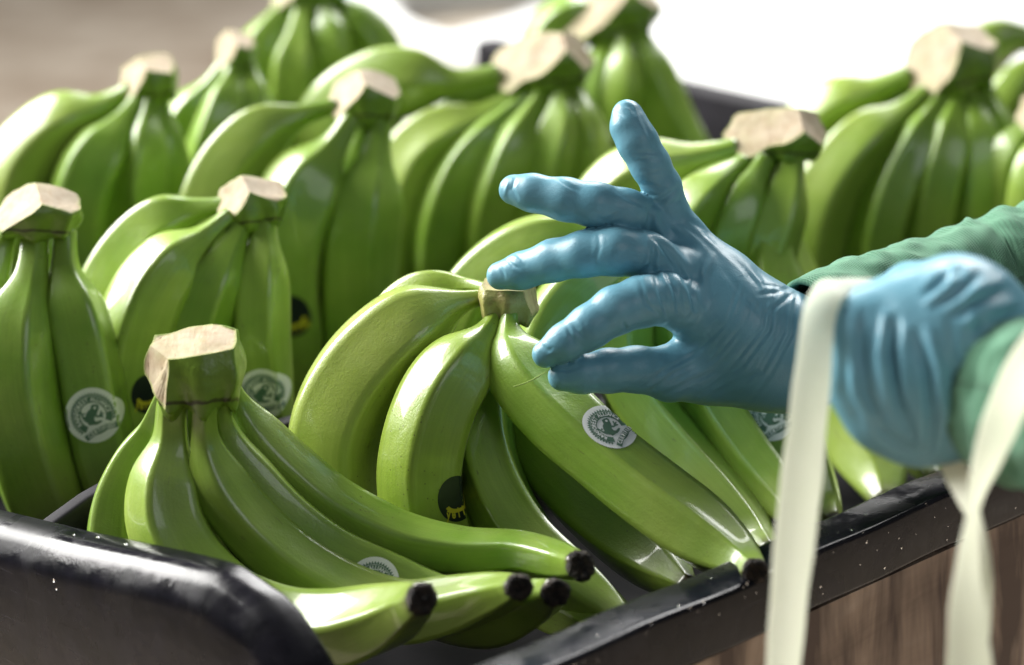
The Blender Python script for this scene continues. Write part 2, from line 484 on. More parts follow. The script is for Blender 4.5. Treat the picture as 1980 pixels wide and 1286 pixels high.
def rounded(pts, r, seg=4):
    out = []
    n = len(pts)
    for i in range(n):
        p0, p1, p2 = [Vector((*pts[(i + k) % n], 0)) for k in (-1, 0, 1)]
        a = (p0 - p1); b = (p2 - p1); ra = min(r, a.length * 0.45, b.length * 0.45)
        A = p1 + a.normalized() * ra; B = p1 + b.normalized() * ra
        for k in range(seg + 1):
            t = k / seg
            q = A.lerp(p1, t).lerp(p1.lerp(B, t), t); out.append((q.x, q.y))
    return out

sV = UV(0, 1) - UV(0, 0); sU = UV(1, 0) - UV(0, 0)

def smooth_by_angle(o, deg=40):
    me = o.data
    me.polygons.foreach_set('use_smooth', [True] * len(me.polygons))
    try: me.set_sharp_from_angle(angle=math.radians(deg))
    except Exception: pass

def end_height(t):
    ts = [-0.02, 0.0, 0.020, 0.034, 0.048, 0.062, 0.0854, 0.110, 0.16, 0.22, 0.30]
    zs = [-0.040, -0.040, -0.038, -0.027, -0.006, 0.0086, 0.0149, 0.0104, -0.001, -0.0126, -0.016]
    return float(np.interp(t, ts, zs))

for k in range(3):
    v0, v1 = VS[k], VS[k + 1]
    tr = empty('banana_tray', UV((U0 + U1) / 2, (v0 + v1) / 2, -0.104))
    tag(tr, ['wet black plastic tray nearest the viewer, its rim beaded with water drops',
             'black plastic tray in the middle, behind the nearest tray and its divider',
             'black plastic tray farthest back, almost hidden by green bananas'][k], 'tray', 'black banana trays side by side')
    V, F = box_uv(U0 - 0.002, U1 + 0.002, v0 + (0.0005 if k == 0 else 0.0045), v1 - 0.0045, -0.1035, FZ); mesh('tray_floor', V, F, M['tray_floor'], tr, smooth=False)
    nseg = 60
    if k == 0:
        prof = rounded([(0.0, 0.0), (0.0, -0.103), (-0.006, -0.103), (-0.008, -0.030), (-0.0195, -0.0275), (-0.0245, -0.0275), (-0.0235, 0.0)], 0.0026)
        path = []
        for i in range(nseg + 1):
            u = U0 - 0.015 + (U1 + 0.03 - U0) * i / nseg
            path.append((UV(u, v0, 0), sV, 0.0006 * math.sin(i * 0.9) + 0.0005 * math.sin(i * 0.37)))
        smooth_by_angle(extrude_profile(path, prof, M['tray'], 'long_wall', tr))
    else:
        pass
    # wall shared side (divider) at v1
    prof = rounded([(-0.004, 0.0), (-0.004, -0.103), (0.004, -0.103), (0.005, 0.0)], 0.0025)
    path = [(UV(U0 + (U1 - U0) * i / 30, v1, 0), sV, -0.0135 + 0.0145 * min(1.0, i / 1.6) - 0.05 * min(1.0, max(0.0, (i - 7) / 4))) for i in range(31)]
    smooth_by_angle(extrude_profile(path, prof, M['tray_dry'], 'divider_wall' if k < 2 else 'long_wall', tr))
    # end walls: near left (arched, hanging lip) and far right
    prof = rounded([(0.0, 0.0), (0.0, -0.075), (-0.010, -0.075), (-0.013, -0.070), (-0.027, -0.070), (-0.025, -0.014), (-0.019, -0.003), (-0.012, 0.0)], 0.0035)
    path = []
    n2 = 48 if k == 0 else 12
    for i in range(n2 + 1):
        v = v0 - 0.022 + (v1 - v0 + 0.150) * i / n2 if k == 0 else v0 + (0.130 if k == 1 else 0.0005) + (v1 - v0 - (0.143 if k == 1 else 0.013)) * i / n2
        t = (v - VS[0]) / math.sqrt(2) if k == 0 else 0.3
        path.append((UV(U0, v, 0), sU, end_height(t) if k == 0 else -0.016))
    smooth_by_angle(extrude_profile(path, prof, M['tray'], 'end_wall', tr))
    prof = rounded([(0.0, 0.003), (0.0, -0.103), (0.010, -0.103), (0.013, -0.025), (0.024, -0.025), (0.024, 0.003)], 0.003)
    path = [(UV(U1, v0 + (v1 - v0) * i / 12 - (0.02 if k == 0 else 0), 0), sU, 0.0) for i in range(13)]
    smooth_by_angle(extrude_profile(path, prof, M['tray_dry'], 'end_wall', tr))

# ------------------------------------------------------------------ bananas
BVH = {}
def banana(bunch, d0, pts, D=(0, -8, 20), mat='banana', tip=False, phase=None, sharp=0.55, rings=72, segs=40, fat=0.985, face=None):
    """pts: (px, py, half width in px) from crown to blossom end; D: depth offset in mm at start, middle, end"""
    n = len(pts); rows = []
    for i, (x, y, r) in enumerate(pts):
        t = i / (n - 1)
        dd = D[0] * (1 - t) * (1 - 2 * t) + D[1] * 4 * t * (1 - t) + D[2] * t * (2 * t - 1)
        d = d0 + dd / 1000
        p = P(x, y, d); rows.append((p.x, p.y, p.z, r * d / FPX))
    A = catmull(rows, rings)
    C, R = A[:, :3], np.maximum(A[:, 3], 0.002)
    im = int(np.argmax(R)); r0 = R[:4].mean(); rm = R[im]
    x = np.clip((R[:im] - r0) / max(rm - r0, 1e-5), 0, 1)
    sg = lambda q: 1 / (1 + np.exp(-(q - 0.30) * 9))
    R[:im] = r0 + (rm - r0) * (0.25 * x + 0.75 * (sg(x) - sg(0)) / (sg(1) - sg(0)))
    R = r0 + (R - r0) * np.where(R > r0, fat, 1.0)
    R = R * (0.86 + 0.14 * np.clip((R - r0) / (0.5 * (rm - r0)), 0, 1)) if not tip else R * np.where(np.arange(rings) < im, 0.90 + 0.10 * np.clip((R - r0) / (0.5 * (rm - r0)), 0, 1), 1.0)
    k = np.ones(5) / 5
    R = np.convolve(np.pad(R, 2, mode='edge'), k, 'valid')
    T, Nn, B = frames(C)
    if phase is None: phase = random.uniform(0, 1.25)
    seed = random.uniform(0, 20)
    if face is not None:                 # turn one flat side of the fruit to a given direction at a given place
        tf, dv = face; q = int(tf * (rings - 1)); dv = np.array(dv)
        phase = math.pi / 5 - math.atan2(dv @ B[q], dv @ Nn[q]) - 0.35 * tf - 0.04 * math.sin(7 * tf + seed)
    th = np.linspace(0, 2 * math.pi, segs, endpoint=False)
    V = []; UVs = []
    for i in range(rings):
        t = i / (rings - 1)
        tw = phase + 0.35 * t + 0.04 * math.sin(7 * t + seed)
        a = (th + 1e-9) % (2 * math.pi / 5)
        ang = th - tw
        poly = math.cos(math.pi / 5) / np.cos(a - math.pi / 5)
        poly = poly / 0.93
        s = 1.40 * sharp * min(1.0, 0.30 + 2.6 * t) * (1 - 0.35 * max(0, t - 0.85) / 0.15)
        uneven = 1 + 0.035 * np.cos(2 * th + seed) + 0.02 * np.cos(3 * th + seed)
        rr = R[i] * ((1 - s) + s * poly) * uneven
        rr = rr * (1 + 0.012 * np.sin(9 * t + 2 * th + seed))
        ring = C[i] + np.outer(rr * np.cos(ang), Nn[i]) + np.outer(rr * np.sin(ang), B[i])
        V.append(ring); UVs.append(np.stack([th / (2 * math.pi), np.full(segs, t)], 1))
    V = np.concatenate(V); UVs = np.concatenate(UVs)
    V = np.vstack([V, C[0] - T[0] * R[0] * 0.3, C[-1] + T[-1] * R[-1] * 0.35])
    UVs = np.vstack([UVs, [0.5, 0], [0.5, 1]])
    F = []
    for i in range(rings - 1):
        for j in range(segs):
            q = (j + 1) % segs
            F.append((i * segs + j, i * segs + q, (i + 1) * segs + q, (i + 1) * segs + j))
    a, b = len(V) - 2, len(V) - 1
    for j in range(segs):
        q = (j + 1) % segs
        F.append((a, q, j)); F.append((b, (rings - 1) * segs + j, (rings - 1) * segs + q))
    o = mesh('banana', V, F, M[mat], bunch, uvs=UVs)
    o['pts'] = 0
    del o['pts']
    BVH[o.name] = BVHTree.FromPolygons([Vector(v) for v in V], F)
    if tip:
        r = R[-1]; e = C[-1]; t_ = T[-1]
        lg = random.uniform(0.75, 1.35)
        rows = [(-0.22, 0.98), (-0.02, 1.05), (0.18, 1.04), (0.36, 0.95), (0.47, 0.80), (0.44, 0.60), (0.36, 0.40), (0.40, 0.20)]
        sg = 40; V = []; F = []
        q1, q2, q3 = [random.uniform(0, 6) for _ in range(3)]
        for a_, m_ in rows:
            for j in range(sg):
                an = 2 * math.pi * j / sg
                w = r * m_ * (1 + 0.06 * math.sin(2 * an + q1) + 0.05 * math.sin(5 * an + q2 + a_ * 3) + 0.04 * math.sin(9 * an + q3 + 9 * a_) + random.uniform(-0.06, 0.06))
                sl_ = 0.16 * math.cos(an + q1) * m_
                V.append(e + t_ * ((a_ * lg + sl_) * r + random.uniform(-0.12, 0.12) * r) + Nn[-1] * w * math.cos(an) + B[-1] * w * math.sin(an))
        V.append(e + t_ * r * 0.38)
        for i in range(len(rows) - 1):
            for j in range(sg): F.append((i * sg + j, i * sg + (j + 1) % sg, (i + 1) * sg + (j + 1) % sg, (i + 1) * sg + j))
        for j in range(sg): F.append((len(V) - 1, (len(rows) - 1) * sg + j, (len(rows) - 1) * sg + (j + 1) % sg))
        mesh('tip', np.array([list(v) for v in V]), F, M['tip'], o)
    return o

CUT_STD = [((-0.68, 0.48, 0.55), 0.34), ((0.40, 0.80, 0.44), 0.46)]
def crown(bunch, px, py, d, w, h, dep, roll=0, cuts=CUT_STD, cutmat='cut', skin='crown', scallop=0.10):
    c = P(px, py, d); s = d / FPX
    ca, sa = math.cos(math.radians(roll)), math.sin(math.radians(roll))
    ex = RT * ca + UP * sa; ey = UP * ca - RT * sa; ez = -FW
    bm = bmesh.new()
    bmesh.ops.create_cube(bm, size=2.0)
    bmesh.ops.subdivide_edges(bm, edges=bm.edges[:], cuts=13, use_grid_fill=True)
    sd = random.uniform(0, 9)
    for v in bm.verts:
        p = v.co.copy(); sp = p.normalized()
        q = p.lerp(sp * 1.12, 0.50)
        # finger bases show as soft lobes on the underside
        lob = 1 + scallop * math.sin(q.x * 7.0 + sd) * max(0, 0.3 - q.y)
        low = 1 - 0.20 * max(0, -q.y)
        v.co = Vector((q.x * low * w / 2 * s, q.y * h / 2 * s * lob, q.z * lob * low * dep / 2 * s))
    cutfaces = []
    for n, off in cuts:
        nn = Vector(n).normalized()
        ext = abs(nn.x) * w / 2 + abs(nn.y) * h / 2 + abs(nn.z) * dep / 2
        co = nn * ext * off * s
        res = bmesh.ops.bisect_plane(bm, geom=bm.verts[:] + bm.edges[:] + bm.faces[:], plane_co=co, plane_no=nn, clear_outer=True)
        cutfaces = [f for f in cutfaces if f.is_valid]
        edges = [e for e in res['geom_cut'] if isinstance(e, bmesh.types.BMEdge) and e.is_valid]
        fr = bmesh.ops.edgenet_fill(bm, edges=edges)
        for f in fr['faces']: f.material_index = 1
    for v in bm.verts:
        q = Vector((v.co.x / (w / 2 * s), v.co.y / (h / 2 * s), v.co.z / (dep / 2 * s)))
        v.co *= 0.95 + 0.05 * math.sin(3.1 * q.x + sd) + 0.035 * math.sin(5.3 * q.y + 2 * sd) * math.cos(4.1 * q.z + sd) + 0.012 * math.sin(9 * q.x + 7 * q.z + sd)
    bm.faces.ensure_lookup_table()
    Wm = Matrix((ex, ey, ez)).transposed()
    # split skin and flesh
    body_f, cut_f = [], []
    for f in bm.faces: (cut_f if f.material_index == 1 else body_f).append(f)
    def grab(fs):
        idx = {}; V = []; F = []; U = []
        for f in fs:
            row = []
            for v in f.verts:
                if v not in idx: idx[v] = len(V); V.append(c + Wm @ v.co); U.append((v.co.x / (w * s) + 0.5, v.co.y / (h * s) + 0.5))
                row.append(idx[v])
            F.append(row)
        return V, F, U
    V, F, U = grab(body_f)
    o = mesh('crown', V, F, M[skin], bunch, uvs=U)
    if cut_f:
        V, F, U = grab(cut_f)
        b2 = bmesh.new(); vs = [b2.verts.new(v) for v in V]
        for f in F: b2.faces.new([vs[i] for i in f])
        bmesh.ops.triangulate(b2, faces=b2.faces[:])
        for _ in range(3):
            le = [e for e in b2.edges if e.calc_length() > 0.0022]
            bmesh.ops.subdivide_edges(b2, edges=le, cuts=1)
            bmesh.ops.triangulate(b2, faces=b2.faces[:])
        for v in b2.verts:
            if v.is_boundary: continue
            x = v.co * 210
            v.co += v.normal * 0.00015 * (math.sin(x.x + 1.3 * math.sin(x.y)) + math.sin(x.z * 1.3 + x.y)) + v.normal * random.uniform(-1, 1) * 0.00008
        bnd = np.array([list(v.co) for v in b2.verts if v.is_boundary]); b2.verts.index_update()
        CV = np.array([list(v.co) for v in b2.verts]); CF = [[v.index for v in f.verts] for f in b2.faces]; b2.free()
        ed = np.min(np.linalg.norm(CV[:, None] - bnd[None], axis=2), axis=1) if len(bnd) else np.ones(len(CV))
        smooth_by_angle(mesh('cut_face', CV, CF, M[cutmat], o, smooth=False, uvs=np.stack([ed * 200, ed * 0], 1)), 35)
    bm.free()
    return o

def bunch(px, py, d, label):
    p = P(px, py, d)
    e = empty('banana_bunch', (p.x, p.y, FZ))
    tag(e, label, 'bananas', 'bunches of green bananas in the trays')
    return e

# --- bunch in the centre, touched by the glove
d = 1.36
bC = bunch(985, 575, d, 'central sharp bunch of yellowish green bananas touched by the gloved middle finger')
banana(bC, d, [(950, 560, 13), (905, 553, 18), (855, 562, 34), (795, 600, 52), (735, 680, 62), (705, 780, 62), (700, 880, 58), (715, 980, 40)], (10, 40, 40), 'banana_warm')
banana(bC, d, [(955, 572, 15), (905, 580, 23), (850, 600, 42), (780, 640, 70), (710, 708, 88), (660, 790, 92), (640, 872, 90), (648, 960, 84), (690, 1060, 62), (735, 1130, 25)], (0, 2, 20), 'banana_warm', phase=0.25, sharp=0.55, fat=1.07)
cC2 = banana(bC, d, [(962, 605, 16), (938, 645, 26), (900, 700, 48), (855, 770, 67), (826, 850, 76), (816, 930, 77), (830, 1010, 73), (875, 1095, 52), (910, 1150, 22)], (-8, -26, 10), 'banana_warm', phase=0.95, sharp=0.6, fat=1.09)
banana(bC, d, [(972, 612, 15), (953, 690, 24), (938, 780, 36), (938, 870, 46), (965, 960, 56), (1020, 1050, 62), (1095, 1122, 62), (1170, 1178, 46), (1222, 1210, 20)], (-2, -14, -70), 'banana', phase=0.5, sharp=0.65, fat=1.14)
banana(bC, d, [(985, 620, 15), (990, 720, 34), (1032, 845, 52), (1108, 945, 62), (1200, 1030, 63), (1278, 1092, 50), (1332, 1132, 20)], (8, 2, -66), 'banana', phase=0.2, sharp=0.65, fat=1.12)
banana(bC, d, [(968, 640, 14), (945, 760, 30), (930, 880, 46), (950, 1000, 56), (1000, 1095, 60), (1070, 1165, 58), (1130, 1210, 40), (1165, 1235, 18)], (6, 10, -90), 'banana', phase=0.6, sharp=0.7)
cC5 = banana(bC, d, [(986, 596, 15), (984, 640, 24), (994, 690, 42), (1024, 742, 60), (1090, 815, 66), (1168, 886, 64), (1258, 960, 66), (1350, 1030, 64), (1415, 1075, 48), (1450, 1097, 30), (1461, 1104, 23)], (-12, -50, -116), 'banana', tip=True, face=(0.36, -FW * 0.74 + RT * 0.50 + UP * 0.45), sharp=0.72, rings=90, fat=1.12)
crown(bC, 984, 583, d - 0.004, 128, 96, 112, -8, [((0.86, 0.40, 0.3), 0.52), ((-0.1, 0.94, 0.35), 0.55)], 'cut_brown', 'crown_old')

# --- front left bunch with its blossom ends to the viewer
d = 1.29
bF = bunch(378, 710, d, 'front left bunch whose blackened banana tips point toward the right rim')
banana(bF, d, [(335, 722, 16), (310, 780, 20), (290, 832, 25), (262, 890, 36), (228, 970, 48), (218, 1050, 54), (240, 1130, 54), (300, 1200, 44), (350, 1240, 20)], (10, 42, 20), phase=0.4)
cF5 = banana(bF, d, [(440, 735, 20), (462, 785, 30), (500, 845, 46), (560, 910, 58), (650, 985, 62), (775, 1045, 58), (895, 1066, 49), (1000, 1066, 42), (1070, 1082, 41), (1108, 1091, 33), (1122, 1094, 27)], (10, 26, -46), tip=True, phase=0.2, sharp=0.6, rings=90)
cF4 = banana(bF, d, [(422, 760, 20), (436, 830, 28), (478, 910, 42), (545, 995, 54), (640, 1070, 57), (745, 1120, 58), (850, 1168, 64), (945, 1186, 66), (1020, 1170, 52), (1060, 1152, 35), (1074, 1146, 26)], (-2, 10, -66), tip=True, phase=0.9, sharp=0.65)
cF3 = banana(bF, d, [(396, 770, 26), (398, 850, 32), (425, 930, 50), (482, 1010, 60), (566, 1088, 62), (668, 1150, 63), (780, 1186, 66), (870, 1174, 62), (945, 1153, 48), (988, 1140, 33), (1003, 1135, 25)], (-10, 0, -78), tip=True, phase=0.1, sharp=0.7)
banana(bF, d, [(352, 715, 32), (335, 780, 35), (331, 850, 38), (322, 930, 58), (330, 1015, 76), (378, 1100, 80), (462, 1172, 78), (562, 1212, 76), (655, 1220, 76), (735, 1200, 66), (790, 1172, 44), (815, 1158, 29)], (-6, -2, -92), tip=True, phase=0.82, sharp=0.75, rings=90)
crown(bF, 378, 718, d, 194, 182, 150, 3, [((-0.80, 0.05, 0.60), 0.66), ((-0.05, 0.88, 0.47), 0.52)], 'cut', 'crown', 0.16)

# --- left edge
d = 1.44
bA = bunch(75, 410, d, 'bunch cut by the left edge carrying a white round frog sticker')
banana(bA, d, [(15, 440, 24), (-10, 520, 34), (-50, 600, 55), (-70, 720, 66), (-60, 850, 66), (-40, 960, 40)], (10, 10, 40))
banana(bA, d, [(90, 450, 20), (98, 560, 40), (90, 680, 60), (110, 800, 62), (150, 900, 50)], (40, 45, 60))
banana(bA, d, [(68, 445, 30), (60, 530, 36), (38, 640, 62), (35, 760, 78), (58, 880, 82), (92, 980, 76), (140, 1060, 40)], (0, -10, 10), phase=0.3)
cA3 = banana(bA, d, [(126, 445, 25), (126, 525, 35), (142, 610, 56), (163, 710, 70), (184, 830, 74), (210, 940, 70), (245, 1040, 40)], (0, 0, 20), face=(0.55, -FW + RT * 0.1), sharp=0.75)
crown(bA, 72, 412, d, 182, 112, 120, -3, [((-0.55, 0.62, 0.56), 0.28), ((0.25, 0.88, 0.40), 0.45)])

# --- left of centre
d = 1.48
bB = bunch(485, 395, d, 'bunch behind the front left bunch carrying round white sticker and pale cut crown')
banana(bB, d, [(440, 395, 17), (375, 408, 28), (305, 442, 54), (243, 510, 64), (205, 590, 66), (192, 690, 66), (195, 790, 58), (220, 890, 30)], (10, 30, 50))
banana(bB, d, [(500, 430, 20), (470, 480, 34), (440, 560, 50), (420, 660, 58), (420, 780, 56), (440, 880, 30)], (25, 40, 60))
cB2 = banana(bB, d, [(445, 415, 18), (395, 458, 28), (335, 512, 54), (284, 592, 74), (254, 690, 80), (246, 790, 80), (262, 890, 66), (300, 980, 30)], (-8, -14, 20), phase=0.9, sharp=0.75)
banana(bB, d, [(468, 432, 22), (440, 495, 34), (402, 580, 52), (376, 680, 62), (366, 780, 64), (380, 890, 40)], (-6, -12, 30), phase=0.4, sharp=0.7)
cB4 = banana(bB, d, [(512, 430, 26), (506, 520, 40), (502, 620, 53), (506, 720, 56), (514, 820, 52), (530, 910, 30)], (-4, -6, 20), face=(0.7, -FW), sharp=0.7)
crown(bB, 484, 396, d, 150, 108, 110, 8)

d = 1.64
bD = bunch(705, 190, d, 'bunch with bright cut crown at mid height left of the gloved fingers')
banana(bD, d, [(650, 205, 17), (585, 222, 26), (512, 252, 46), (452, 312, 64), (416, 385, 74), (402, 470, 74), (408, 570, 60), (430, 650, 30)], (0, 8, 30), phase=0.3, sharp=0.7)
banana(bD, d, [(705, 230, 20), (690, 290, 30), (660, 370, 46), (640, 480, 52), (640, 600, 40)], (30, 40, 60))
cD2 = banana(bD, d, [(680, 228, 24), (642, 288, 35), (588, 368, 64), (556, 460, 80), (546, 560, 82), (556, 660, 76), (580, 770, 36)], (-8, -14, 20), phase=0.8, sharp=0.7)
banana(bD, d, [(735, 225, 24), (726, 300, 32), (708, 380, 54), (692, 470, 72), (686, 560, 77), (688, 660, 72), (700, 770, 36)], (-4, -6, 30), phase=0.35, sharp=0.7)
crown(bD, 703, 192, d, 152, 112, 110, 0)

d = 1.76
bE = bunch(1045, 125, d, 'blurred bunch behind the gloved ring finger with long pale crown')
banana(bE, d, [(965, 145, 24), (885, 158, 30), (812, 155, 50), (742, 162, 64), (672, 205, 72), (625, 280, 72), (600, 380, 50)], (0, 20, 50))
banana(bE, d, [(980, 165, 18), (930, 185, 30), (890, 200, 40), (850, 250, 50), (820, 340, 50)], (20, 40, 60))
banana(bE, d, [(1005, 180, 18), (935, 222, 28), (865, 255, 44), (805, 305, 60), (770, 390, 68), (764, 480, 66), (780, 580, 40)], (-4, 0, 30), sharp=0.7)
banana(bE, d, [(1020, 185, 20), (955, 255, 34), (890, 330, 50), (852, 420, 56), (842, 510, 54), (850, 600, 30)], (-8, -10, 20), sharp=0.7)
banana(bE, d, [(1045, 185, 21), (1012, 250, 34), (975, 325, 50), (945, 410, 56), (935, 510, 54), (940, 600, 30)], (-10, -18, 20), sharp=0.7)
banana(bE, d, [(1082, 175, 23), (1082, 240, 36), (1062, 315, 50), (1040, 400, 54), (1030, 500, 50), (1030, 590, 30)], (-10, -16, 20), sharp=0.7)
banana(bE, d, [(1110, 165, 22), (1128, 240, 36), (1130, 320, 48), (1118, 410, 52), (1110, 510, 40)], (-4, -6, 30))
crown(bE, 1045, 125, d, 222, 118, 130, 6, [((-0.45, 0.60, 0.66), 0.22), ((0.75, 0.5, 0.43), 0.55)])

d = 1.90
bG = bunch(1185, 35, d, 'blurred bunch rising above the upturned gloved little finger')
banana(bG, d, [(1190, 30, 25), (1125, 25, 34), (1070, 60, 46), (1040, 140, 50), (1030, 240, 30)], (10, 20, 40))
banana(bG, d, [(1172, 75, 23), (1150, 160, 40), (1135, 260, 48), (1130, 360, 30)], (-4, -6, 20))
banana(bG, d, [(1205, 70, 25), (1205, 150, 38), (1192, 240, 50), (1180, 350, 40)], (-8, -14, 20))
banana(bG, d, [(1232, 60, 24), (1258, 150, 40), (1292, 235, 48), (1340, 330, 50), (1390, 420, 30)], (-6, -4, 20))
crown(bG, 1182, 34, d, 200, 106, 110, 12, [((-0.45, 0.62, 0.60), 0.30), ((0.70, 0.62, 0.35), 0.62)])

d = 1.43
bI = bunch(1262, 480, d, 'bunch half hidden behind the gloved hand, its bananas showing below the palm')
banana(bI, d, [(1255, 445, 22), (1160, 440, 26), (1070, 462, 44), (985, 505, 64), (915, 575, 72), (885, 660, 72), (890, 760, 40)], (10, 30, 50))
banana(bI, d, [(1265, 480, 22), (1185, 528, 36), (1112, 580, 58), (1068, 660, 74), (1055, 760, 76), (1075, 870, 60), (1120, 960, 30)], (-2, 0, 10), phase=0.5)
banana(bI, d, [(1275, 490, 22), (1215, 580, 44), (1200, 680, 58), (1235, 780, 62), (1310, 880, 64), (1395, 970, 58), (1460, 1035, 40), (1490, 1065, 20)], (-4, -16, -80), phase=0.2, sharp=0.7)
banana(bI, d, [(1290, 490, 22), (1300, 600, 44), (1330, 700, 56), (1385, 800, 58), (1445, 890, 56), (1505, 965, 46), (1545, 1010, 20)], (0, -6, -60), phase=0.8, sharp=0.7)
cI5 = banana(bI, d, [(1305, 485, 24), (1380, 580, 50), (1440, 690, 70), (1492, 800, 78), (1545, 900, 70), (1590, 975, 44), (1610, 1010, 20)], (6, 4, -30), face=(0.5, -FW + UP * 0.2), sharp=0.65)
crown(bI, 1270, 470, d, 120, 90, 110, 0)

d = 1.58
bH = bunch(1500, 262, d, 'bunch with broad brownish cut crown just right of the little finger')
banana(bH, d, [(1425, 285, 22), (1345, 304, 30), (1272, 326, 46), (1203, 365, 62), (1155, 440, 70), (1135, 540, 60), (1140, 640, 30)], (0, 16, 40))
banana(bH, d, [(1440, 300, 18), (1390, 335, 28), (1330, 380, 44), (1280, 450, 52), (1260, 540, 40)], (20, 30, 50))
banana(bH, d, [(1440, 312, 20), (1385, 362, 36), (1330, 430, 58), (1295, 520, 64), (1290, 620, 50)], (-8, -14, 20), sharp=0.7)
banana(bH, d, [(1480, 308, 24), (1436, 395, 42), (1400, 490, 56), (1385, 590, 56), (1400, 700, 40)], (-8, -14, 20), sharp=0.7)
banana(bH, d, [(1535, 300, 26), (1512, 395, 42), (1484, 490, 54), (1475, 600, 56), (1500, 700, 50)], (-4, -10, 20), sharp=0.7)
banana(bH, d, [(1520, 305, 22), (1492, 420, 36), (1492, 540, 46), (1560, 690, 68), (1645, 815, 76), (1695, 910, 62), (1715, 975, 30)], (0, -30, -90), sharp=0.6)
banana(bH, d, [(1525, 305, 18), (1505, 450, 34), (1565, 620, 54), (1690, 770, 62), (1780, 870, 50), (1812, 930, 20)], (20, 20, -40))
crown(bH, 1498, 262, d, 200, 112, 120, -2, [((-0.40, 0.60, 0.69), 0.20), ((0.62, 0.58, 0.52), 0.52)])

d = 1.77
bK = bunch(1838, 125, d, 'tall bunch at upper right with fanned bananas behind the green sleeve')
banana(bK, d, [(1760, 145, 22), (1690, 178, 32), (1625, 205, 50), (1570, 250, 62), (1540, 330, 60), (1530, 430, 40)], (10, 30, 50))
banana(bK, d, [(1775, 170, 20), (1735, 200, 24), (1690, 230, 34), (1650, 290, 44), (1640, 380, 40)], (20, 30, 50))
banana(bK, d, [(1790, 178, 21), (1735, 226, 32), (1664, 278, 52), (1603, 355, 66), (1572, 445, 68), (1564, 550, 66), (1580, 660, 40)], (-6, -10, 20), sharp=0.7)
banana(bK, d, [(1820, 188, 21), (1778, 268, 38), (1730, 360, 50), (1698, 460, 54), (1688, 570, 50), (1700, 660, 30)], (-8, -18, 20), sharp=0.75)
banana(bK, d, [(1850, 190, 22), (1830, 280, 42), (1806, 370, 52), (1785, 480, 54), (1775, 590, 50)], (-8, -18, 20), sharp=0.75)
banana(bK, d, [(1880, 185, 22), (1886, 285, 42), (1882, 385, 52), (1872, 500, 54), (1870, 600, 50)], (-6, -14, 20), sharp=0.75)
banana(bK, d, [(1905, 175, 22), (1932, 270, 38), (1948, 370, 46), (1950, 490, 48), (1950, 600, 40)], (0, -4, 30))
crown(bK, 1836, 122, d, 196, 150, 130, 16, [((-0.66, 0.45, 0.55), 0.25), ((0.45, 0.74, 0.50), 0.50)])

d = 1.72
bM = bunch(2040, 250, d, 'bunch half out of frame at the right edge beside the tall bunch')
banana(bM, d, [(2020, 240, 22), (1975, 270, 32), (1945, 330, 46), (1935, 430, 50), (1940, 540, 40)], (20, 30, 50))
banana(bM, d, [(2030, 260, 22), (2005, 330, 40), (1990, 430, 50), (1985, 540, 50)], (0, -8, 30))
banana(bM, d, [(2045, 260, 22), (2060, 350, 40), (2060, 450, 50), (2060, 540, 40)], (0, -8, 30))
crown(bM, 2040, 225, d, 150, 110, 110, 0)
d = 1.90
bL = bunch(2050, 90, d, 'topmost green bananas at the right edge, behind the tall bunch')
banana(bL, d, [(2030, 90, 24), (1975, 72, 30), (1915, 85, 44), (1870, 140, 50), (1850, 220, 50), (1850, 320, 30)], (0, 10, 40))
banana(bL, d, [(2040, 115, 24), (1990, 140, 32), (1945, 190, 44), (1925, 270, 46), (1925, 360, 30)], (-6, -10, 30))
banana(bL, d, [(2060, 120, 24), (2040, 200, 40), (2020, 300, 46), (2010, 380, 30)], (-6, -10, 30))
crown(bL, 2058, 85, d, 130, 100, 100, 0)

d = 1.72
bN = bunch(288, 160, d, 'blurred bunch at upper left, bananas arching to the left edge')
banana(bN, d, [(255, 175, 20), (195, 212, 34), (118, 252, 60), (55, 315, 76), (25, 400, 80), (20, 500, 70), (40, 600, 40)], (0, 10, 30))
banana(bN, d, [(280, 195, 18), (250, 230, 30), (220, 290, 44), (215, 380, 50)], (20, 30, 40))
banana(bN, d, [(268, 195, 22), (226, 260, 40), (178, 335, 68), (158, 425, 74), (165, 520, 70), (190, 610, 40)], (-8, -14, 20), sharp=0.7)
banana(bN, d, [(290, 195, 22), (276, 285, 44), (265, 380, 60), (275, 480, 62), (290, 590, 40)], (-8, -10, 20), sharp=0.7)
banana(bN, d, [(308, 190, 20), (322, 290, 34), (330, 390, 46), (335, 500, 46)], (0, 4, 30))
crown(bN, 286, 158, d, 118, 108, 110, 14)

d = 1.80
bO = bunch(457, 105, d, 'small blurred bunch with slender crown at upper left of centre')
banana(bO, d, [(438, 125, 20), (402, 185, 32), (362, 245, 50), (345, 325, 54), (355, 420, 40)], (0, 6, 30))
banana(bO, d, [(455, 130, 22), (434, 215, 40), (408, 295, 50), (398, 380, 48), (405, 470, 30)], (-8, -14, 20), sharp=0.7)
banana(bO, d, [(478, 125, 22), (486, 205, 38), (478, 290, 48), (475, 380, 40)], (-4, -6, 20))
crown(bO, 457, 105, d, 84, 96, 100, 10)

d = 1.93
bQ = bunch(590, 0, d, 'blurred bunch cut by the top edge, farthest back at left')
banana(bQ, d, [(560, 10, 26), (520, 62, 34), (490, 130, 46), (478, 215, 50), (480, 320, 40)], (0, 0, 30))
banana(bQ, d, [(588, 14, 26), (578, 80, 34), (570, 150, 50), (570, 240, 54), (575, 330, 40)], (-8, -14, 20), sharp=0.7)
banana(bQ, d, [(620, 10, 24), (640, 80, 40), (650, 160, 50), (650, 260, 40)], (-6, -8, 20))
banana(bQ, d, [(640, 0, 24), (692, 48, 40), (730, 110, 50), (740, 190, 50), (740, 280, 30)], (4, 6, 30))
crown(bQ, 592, -14, d, 150, 90, 100, 0)

